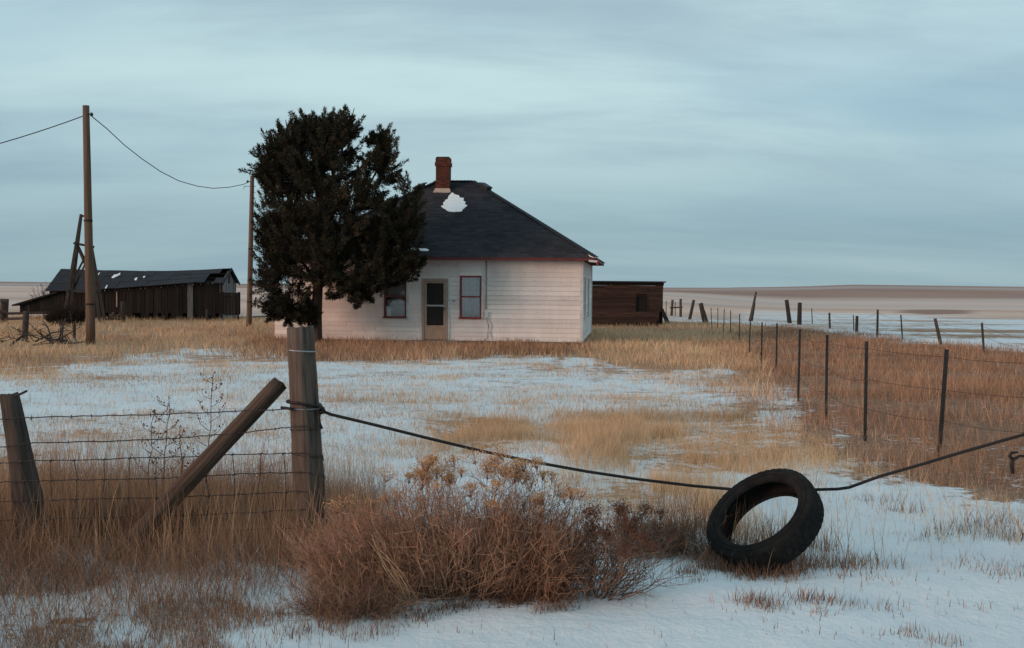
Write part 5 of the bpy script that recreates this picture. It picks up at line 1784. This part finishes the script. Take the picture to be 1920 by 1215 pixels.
# 4 tall rusty stand beyond the steel-post fence
Pr = stand_of(Z_RIGHT, 100000, 14, 0.12, 441, 0.6, 2.5, lambda x, y: np.clip(0.5 + 5.0 * (fbm(x / 1.5, y / 1.5, 171, 3) - 0.47), 0.05, 1), 1.0)
m1 = RNG.rand(len(Pr)) < 0.22
grass('tall_grass', 'tall orange-brown grass under the steel-post fence on the right', [
    mk(Pr[~m1], 0.05, 0.22, 0.0044, 0.65, RUST + DARK[1:2] + DARK[3:] + DARK[:1], 2), mk(Pr[m1], 0.16, 0.46, 0.0036, 0.4, RUST + GOLD[3:], 2)])
# 5 tufts round the tyre and over the near snow
tuf = []
rr = np.random.RandomState(77)
def tuft_at(px, py, n, spread, h0, h1, cols, lean=0.5, w=0.0034):
    g = gnd(px, py)
    p = np.array([[g.x, g.y]]) + rr.randn(n, 2) * np.array([[spread, spread * 0.7]])
    P = np.column_stack([p, height(p[:, 0], p[:, 1]) - 0.006])
    n_ = len(P)
    tuf.append(blades(P, h0 + (h1 - h0) * rr.rand(n_), w * (0.7 + 0.6 * rr.rand(n_)), lean * (0.2 + rr.rand(n_)), rr.rand(n_) * 6.28, tints(n_, cols), 3))
for px, py, n, s, h0, h1 in ((1340, 1050, 160, .07, .05, .22), (1390, 1062, 260, .10, .05, .20), (1440, 1070, 260, .10, .06, .26), (1500, 1060, 220, .10, .05, .22), (1540, 1030, 100, .07, .05, .25),
                             (1400, 1085, 130, .07, .03, .10), (1470, 1085, 120, .08, .03, .10), (1560, 1065, 180, .12, .04, .14), (1620, 1060, 160, .12, .04, .13), (1600, 1080, 60, .10, .03, .09),
                             (1480, 1180, 14, .10, .02, .06), (1350, 1150, 12, .10, .02, .06), (1250, 1190, 14, .12, .02, .06), (1600, 1190, 14, .12, .02, .06), (1820, 1150, 30, .14, .03, .08), (1690, 1100, 30, .14, .03, .09), (1200, 1130, 14, .10, .02, .07), (1000, 1190, 12, .12, .02, .06), (860, 1180, 14, .1, .02, .07), (1410, 1130, 130, .06, .04, .11), (1440, 1140, 90, .05, .03, .10), (1510, 1125, 110, .07, .03, .10), (1560, 1130, 70, .07, .03, .09), (1640, 1140, 50, .08, .03, .10), (1700, 1190, 60, .06, .03, .08),
                             (1760, 1205, 60, .06, .03, .09), (1290, 1075, 90, .05, .03, .12), (1540, 1150, 40, .06, .02, .07), (1300, 1090, 40, .04, .02, .07),
                             (1800, 1000, 120, .12, .04, .14), (1860, 985, 160, .14, .05, .18), (1900, 1010, 140, .12, .05, .16), (1840, 1060, 90, .15, .03, .10), (1740, 1010, 60, .12, .03, .12),
                             (1700, 960, 90, .12, .04, .14), (1650, 940, 90, .14, .04, .14), (1890, 1080, 60, .10, .03, .10), (700, 1190, 50, .06, .02, .08), (640, 1160, 110, .06, .04, .12), (560, 1190, 90, .08, .03, .10)):
    tuft_at(px, py, n, s, h0, h1, DARK + RUST[:2])
for px in range(640, 1100, 22):
    tuft_at(px + rr.uniform(-8, 8), (1152 if px < 800 else 1138) + rr.uniform(-16, 12), 70, .05, 0.02, 0.09, DARK + RUST[3:], 0.9)
for px, py in ((590, 1030), (620, 1050), (650, 1040), (610, 1090), (650, 1100), (690, 1120), (560, 1060), (520, 1040), (450, 1050), (380, 1060), (300, 1070), (230, 1060), (150, 1070), (70, 1060)):
    tuft_at(px, py, 90, .10, 0.10, 0.38, RUST + GOLD[3:] + DARK[3:], 0.75)
for px, py in ((620, 960), (650, 955), (690, 960), (725, 955), (765, 965), (600, 985), (570, 985), (480, 985), (420, 990), (200, 990), (120, 985)):
    tuft_at(px, py, 9, .07, 0.28, 0.55, RUST[:3] + DARK[1:2], 0.18, 0.003)
for px, py, n, s in ((1250, 960, 160, .14), (1300, 985, 160, .12), (1220, 1010, 140, .10), (1340, 1000, 120, .10)):
    tuft_at(px, py, n, s, 0.10, 0.34, DARK + GOLD[:2], 0.35)
# stiff stems standing in front of and inside the tyre
for px, py, n, s, h0, h1 in ((1335, 1068, 120, .05, .05, .16), (1380, 1072, 170, .06, .05, .16), (1430, 1078, 200, .07, .05, .16), (1480, 1074, 170, .06, .05, .16), (1370, 1040, 90, .05, .10, .26), (1420, 1030, 130, .07, .10, .28), (1470, 1020, 110, .07, .08, .24), (1270, 1000, 120, .10, .08, .26), (1240, 1030, 120, .08, .06, .22), (1160, 1000, 70, .08, .06, .24)):
    tuft_at(px, py, n, s, h0, h1, DARK + RUST[3:])
for px, py, n in ((1372, 1062, 12), (1420, 1068, 16), (1460, 1068, 16), (1500, 1060, 12), (1530, 1050, 8), (1580, 1035, 6), (1640, 1050, 5), (1440, 1045, 14), (1405, 1050, 10)):
    tuft_at(px, py, n, .06, 0.25, 0.46, [(0.34, 0.16, 0.07), (0.26, 0.12, 0.06), (0.40, 0.24, 0.13)], 0.22, 0.0034)
V, Fq, T = merge(tuf)
tg_ = link('snow_tufts', np_mesh('snow_tufts', V, Fq, 3, M['blade'], T))
tag(tg_, 'sparse dry tufts and stems round the tyre and across the near snow', 'grass', None, 'stuff')

# ------------------------------------------------------------------ shrubs
def shrub(name, label, px, py, foot, n_stem, hgt, spreadf, cols, seed, twig=6, heads=0, headcol=None, lean=(0, 0), thick=0.0028, splay=0.9, group=None):
    """many-stemmed dry bush: stems that fan out from a small foot, twigs along them, seed heads on top"""
    rr = np.random.RandomState(seed)
    g = gnd(px, py)
    o = empty(name, g, 0, label, 'shrub', group)
    a = rr.rand(n_stem) * 2 * math.pi; r = np.sqrt(rr.rand(n_stem))
    P = np.column_stack([np.cos(a) * r * foot[0], np.sin(a) * r * foot[1], np.full(n_stem, -0.03)])
    P[:, 2] += height(P[:, 0] + g.x, P[:, 1] + g.y) - g.z
    out = np.column_stack([np.cos(a) * r * spreadf[0], np.sin(a) * r * spreadf[1]]) + rr.randn(n_stem, 2) * 0.06 + np.array(lean)
    hh = hgt * (0.45 + 0.55 * rr.rand(n_stem)) * (1 - 0.30 * r ** 2) * (0.72 + 0.5 * fbm(P[:, 0] / 0.13 + seed, P[:, 1] / 0.2, seed, 2))
    sg = 5; pts = [P]
    for s in range(1, sg + 1):
        t = s / sg
        q = P.copy(); q[:, :2] += out * (t ** splay) ; q[:, 2] += hh * t ** (1.05)
        q += rr.randn(n_stem, 3) * 0.012
        pts.append(q)
    parts = []
    col = tints(n_stem, cols, 0.2, rr)
    for s in range(sg):
        parts.append(np_tubes(pts[s], pts[s + 1], thick * (1 - 0.14 * s), thick * (1 - 0.14 * (s + 1)), col))
    V, Fq, T = merge(parts)
    st2 = link('stems', np_mesh('stems', V, Fq, 3, M['twig'], T), None, o)
    parts = []
    for k in range(twig):
        s = rr.randint(1, sg, n_stem); f = rr.rand(n_stem, 1)
        ar = np.stack(pts, 1); idx_ = np.arange(n_stem)
        a0 = ar[idx_, s]; a1 = ar[idx_, np.minimum(s + 1, sg)]
        p0 = a0 * (1 - f) + a1 * f
        d = (a1 - a0); d /= np.linalg.norm(d, axis=1, keepdims=True) + 1e-9
        d = d * 0.7 + rr.randn(n_stem, 3) * 0.62 + np.array([0, 0, 0.25]); d /= np.linalg.norm(d, axis=1, keepdims=True)
        L = (0.06 + 0.11 * rr.rand(n_stem))[:, None]
        p1 = p0 + d * L
        c = tints(n_stem, cols, 0.25, rr)
        parts.append(np_tubes(p0, p1, thick * 0.55, thick * 0.3, c))
        d2 = d * 0.75 + rr.randn(n_stem, 3) * 0.5; d2 /= np.linalg.norm(d2, axis=1, keepdims=True)
        pm_ = p0 + d * L * 0.6
        parts.append(np_tubes(pm_, pm_ + d2 * L * 0.6, thick * 0.4, thick * 0.22, c))
    V, Fq, T = merge(parts)
    link('twigs', np_mesh('twigs', V, Fq, 3, M['twig'], T), None, o)
    if heads:
        tips = pts[-1]; order = np.argsort(-tips[:, 2] - rr.rand(n_stem) * 0.10)[:heads]
        parts = []
        for i in order:
            m_ = 150; sz = 0.014 + 0.026 * rr.rand(); c0 = tips[i] + np.array([rr.randn() * 0.012, rr.randn() * 0.012, 0.02 + 0.07 * rr.rand()])
            parts.append(np_tubes(tips[i][None], c0[None] - np.array([[0, 0, 0.03]]), 0.0016, 0.0014, tints(1, cols, 0.1, rr)))
            q = rr.randn(m_, 3) * np.array([sz, sz, sz * 0.5]) + c0 + np.array([0, 0, sz * 0.5])
            # short rays under the head, then fluff on top
            parts.append(np_tubes(np.repeat(c0[None] - np.array([[0, 0, 0.035]]), 14, 0), q[:14], 0.0011, 0.0008, tints(14, cols, 0.2, rr)))
            cc_ = tints(m_, headcol, 0.2, rr); dd = rr.randn(m_, 3) * 0.005
            e1 = rr.randn(m_, 3) * 0.0055; e2 = rr.randn(m_, 3) * 0.0055
            Vh = np.stack([q, q + e1, q + e2], 1).reshape(-1, 3)
            parts.append((Vh, np.arange(m_ * 3).reshape(-1, 3), np.repeat(cc_, 3, axis=0)))
        V, Fq, T = merge(parts)
        link('seed_heads', np_mesh('seed_heads', V, Fq, 3, M['blade'], T), None, o)
    return o
BROWN = [(0.31, 0.155, 0.094), (0.22, 0.108, 0.070), (0.40, 0.220, 0.138), (0.15, 0.078, 0.056)]
BROWNL = [(0.40, 0.235, 0.155), (0.31, 0.175, 0.118), (0.50, 0.315, 0.215), (0.21, 0.112, 0.080)]
TANH = [(0.58, 0.33, 0.17), (0.48, 0.25, 0.125), (0.62, 0.39, 0.22)]
shrub('rabbitbrush', 'large rust-brown bush with tan seed heads beside the corner post', 868, 1105, (0.36, 0.18), 820, 0.68, (0.36, 0.20), BROWN + BROWNL + RUST[:1], 501, 7, 52, TANH, (0.04, 0), 0.0026)
shrub('rabbitbrush', 'dense reddish shrub leaning between the corner post and the large bush', 705, 1100, (0.20, 0.15), 430, 0.44, (0.22, 0.16), BROWNL, 502, 6, 6, TANH, (-0.02, 0), 0.0024)
shrub('rabbitbrush', 'dark brown low part of the big bush on its snowy right', 1005, 1115, (0.14, 0.12), 230, 0.56, (0.16, 0.12), BROWN, 503, 7, 12, TANH, (0.06, 0), 0.0026)
shrub('weed_bush', 'thin open brown bush leaning right in the snow before the tyre', 1120, 1118, (0.07, 0.06), 60, 0.44, (0.20, 0.12), DARK, 504, 8, 30, [(0.16, 0.075, 0.05), (0.11, 0.055, 0.042)], (0.12, 0), 0.0030)
shrub('weed_bush', 'small dark upright twiggy bush left of the tyre', 1215, 1040, (0.14, 0.10), 150, 0.30, (0.14, 0.10), DARK, 505, 5, 0, None, (0, 0), 0.0022)
shrub('weed_bush', 'dark twiggy clump touching the left side of the tyre', 1310, 1040, (0.10, 0.08), 90, 0.28, (0.10, 0.08), DARK, 506, 5, 0, None, (0, 0), 0.0022)
shrub('weed_bush', 'dark tangle at the foot of the brace log', 290, 1020, (0.20, 0.12), 260, 0.30, (0.14, 0.10), DARK, 507, 6, 0, None, (0, 0), 0.0026)
shrub('weed_bush', 'dark leafless clump between the left post and the brace', 170, 1010, (0.22, 0.10), 200, 0.30, (0.10, 0.08), DARK, 508, 5, 0, None, (0, 0), 0.0024)
shrub('weed_bush', 'wiry pale tangle caught on the wire behind the brace top', 470, 960, (0.10, 0.06), 60, 0.52, (0.20, 0.10), BROWNL + DARK[:1], 509, 9, 0, None, (0.05, 0), 0.0018)
shrub('weed_bush', 'low brown scrub at the bottom edge left of the large bush', 660, 1150, (0.14, 0.08), 220, 0.20, (0.14, 0.08), DARK + BROWNL[:1], 510, 5, 0, None, (0, 0), 0.002)

# tall seed stalks by the brace
def stalk(px, py, pxt, pyt, label, seed, br=9, spread=0.20):
    rr = np.random.RandomState(seed)
    g = gnd(px, py); t = at(pxt, pyt, g.y) - g
    o = empty('seed_stalk', g, 0, label, 'weed', 'tall seed stalks by the brace')
    m_ = MB(); pts = [Vector((0, 0, -0.03)) + t * (i / 9.0) + Vector((rr.uniform(-.012, .012), rr.uniform(-.01, .01), 0)) for i in range(10)]
    m_.tube(pts, [0.0045 - 0.0003 * i for i in range(10)], 5); m_.build('stem', M['stalk'], o)
    sm = MB(); P0 = []
    for k in range(br):
        f = 0.38 + 0.6 * k / br; b0_ = pts[0].lerp(pts[-1], f)
        sgn = -1 if k % 2 else 1; L = spread * (1.15 - f) * rr.uniform(0.7, 1.3) + 0.03
        tip = b0_ + Vector((sgn * L * 0.75, rr.uniform(-.06, .06), L * 0.8))
        mid_ = b0_.lerp(tip, 0.5) + Vector((sgn * 0.015, 0, -0.01))
        MB().tube([b0_, mid_, tip], [0.0026, 0.002, 0.0014], 4).build('side_branch', M['stalk'], o)
        for j in range(9): P0.append(b0_.lerp(tip, 0.35 + 0.65 * j / 8.0) + Vector((rr.uniform(-.012, .012), rr.uniform(-.01, .01), rr.uniform(-.01, .012))))
    for j in range(14): P0.append(pts[-1] - t.normalized() * (j * 0.012) + Vector((rr.uniform(-.012, .012), rr.uniform(-.01, .01), 0)))
    for p in P0:
        if rr.rand() < 0.75:
            s_ = rr.uniform(0.004, 0.008); sm.box(p, (s_, s_, s_ * 1.3), Matrix.Rotation(rr.rand() * 3, 3, 'X'))
    sm.build('seeds', M['stalk'], o)['kind'] = 'stuff'
stalk(378, 985, 403, 690, 'tallest reddish seed stalk rising behind the brace log', 601, 12)
stalk(298, 985, 318, 735, 'second seed stalk left of the tallest one', 602, 10)
stalk(345, 985, 340, 790, 'short seed stalk between the two tall ones', 603, 7, 0.14)
stalk(270, 985, 290, 760, 'thin leftmost seed stalk above the wires', 604, 7, 0.16)

# bent straw bundle in front of the bush
g = gnd(782, 1140); sb = empty('straw_bundle', g, 0, 'pale bundle of bent straw stalks in front of the large bush', 'straw')
rr = np.random.RandomState(9)
for i in range(15):
    a = at(776 + rr.uniform(-14, 12), 1137 + rr.uniform(-7, 5), g.y - 0.02) - g; a.z = max(a.z, -0.01)
    f_ = 1.0 if i < 5 else rr.uniform(0.35, 0.95)
    b_ = a.lerp(at(686 + rr.uniform(-6, 26), 998 + rr.uniform(-4, 40), g.y - 0.12) - g, f_)
    bow = Vector((rr.uniform(-.02, .035), -0.02 + rr.uniform(-.03, .02), rr.uniform(-.01, .04)))
    pts = [a.lerp(b_, q) + bow * (4 * q * (1 - q)) + Vector((rr.uniform(-.004, .004), 0, rr.uniform(-.004, .004))) for q in np.linspace(0, 1, 7)]
    w_ = rr.uniform(0.0010, 0.0026)
    MB().tube(pts, [w_ * (1 - 0.1 * k) for k in range(7)], 4).build('straw', M['straw'], sb)

# brush pile and bare bushes at the far left
def branches(name, label, cat, px, py, n, wx, h, mat, seed, rmax=0.035, upright=0.3, wy=0.6):
    rr = np.random.RandomState(seed); g = gnd(px, py); o = empty(name, g, 0, label, cat)
    for i in range(n):
        b0_ = Vector((rr.uniform(-wx, wx), rr.uniform(-wy, wy), rr.uniform(0, h * 0.25)))
        d = Vector((rr.randn(), rr.randn() * 0.5, abs(rr.randn()) * upright + 0.10)).normalized(); L = rr.uniform(0.5, 1.1) * wx * 0.9
        p1 = b0_ + d * L * 0.5 + Vector((0, 0, rr.uniform(-.05, .12))); p2 = b0_ + d * L
        p2.z = min(p2.z, h); m_ = MB(); r_ = rmax * rr.uniform(0.35, 1)
        m_.tube([b0_, p1, p2], [r_, r_ * 0.7, r_ * 0.3], 5)
        for k in range(4):
            q = b0_.lerp(p2, rr.uniform(0.3, 0.95)); e = q + Vector((rr.randn() * 0.25, rr.randn() * 0.15, abs(rr.randn()) * 0.2)) * (wx * 0.7)
            m_.tube([q, q.lerp(e, 0.5) + Vector((0, 0, 0.03)), e], [r_ * 0.4, r_ * 0.3, r_ * 0.15], 4)
        m_.build('branch', mat, o)
    return o
branches('brush_pile', 'heap of bare grey branches at the far left edge', 'brush pile', 30, 650, 30, 1.5, 0.85, M['brush'], 701, 0.045, 0.35)
def bare_bush(name, label, px, py, ptop, foot, spread, n, seed, cols, thick):
    g = gnd(px, py); h = at(px, ptop, g.y).z - g.z
    return shrub(name, label, px, py, foot, n, h * 1.1, spread, cols, seed, 8, 0, None, (0, 0), thick)
g = gnd(126, 606)
bare_bush('dark_bush', 'dark tangled bush at the foot of the tower', 124, 609, 566, (0.75, 0.4), (0.35, 0.3), 420, 711, [(0.02, 0.016, 0.014), (0.035, 0.026, 0.02)], 0.012)
bo_ = shrub('bare_bush', 'leafless bush showing above the barn lean-to against the sky', 96, 584, (0.5, 0.5), 150, 2.3, (1.0, 0.8), [(0.05, 0.035, 0.03), (0.08, 0.055, 0.045)], 712, 12, 0, None, (0, 0), 0.013)
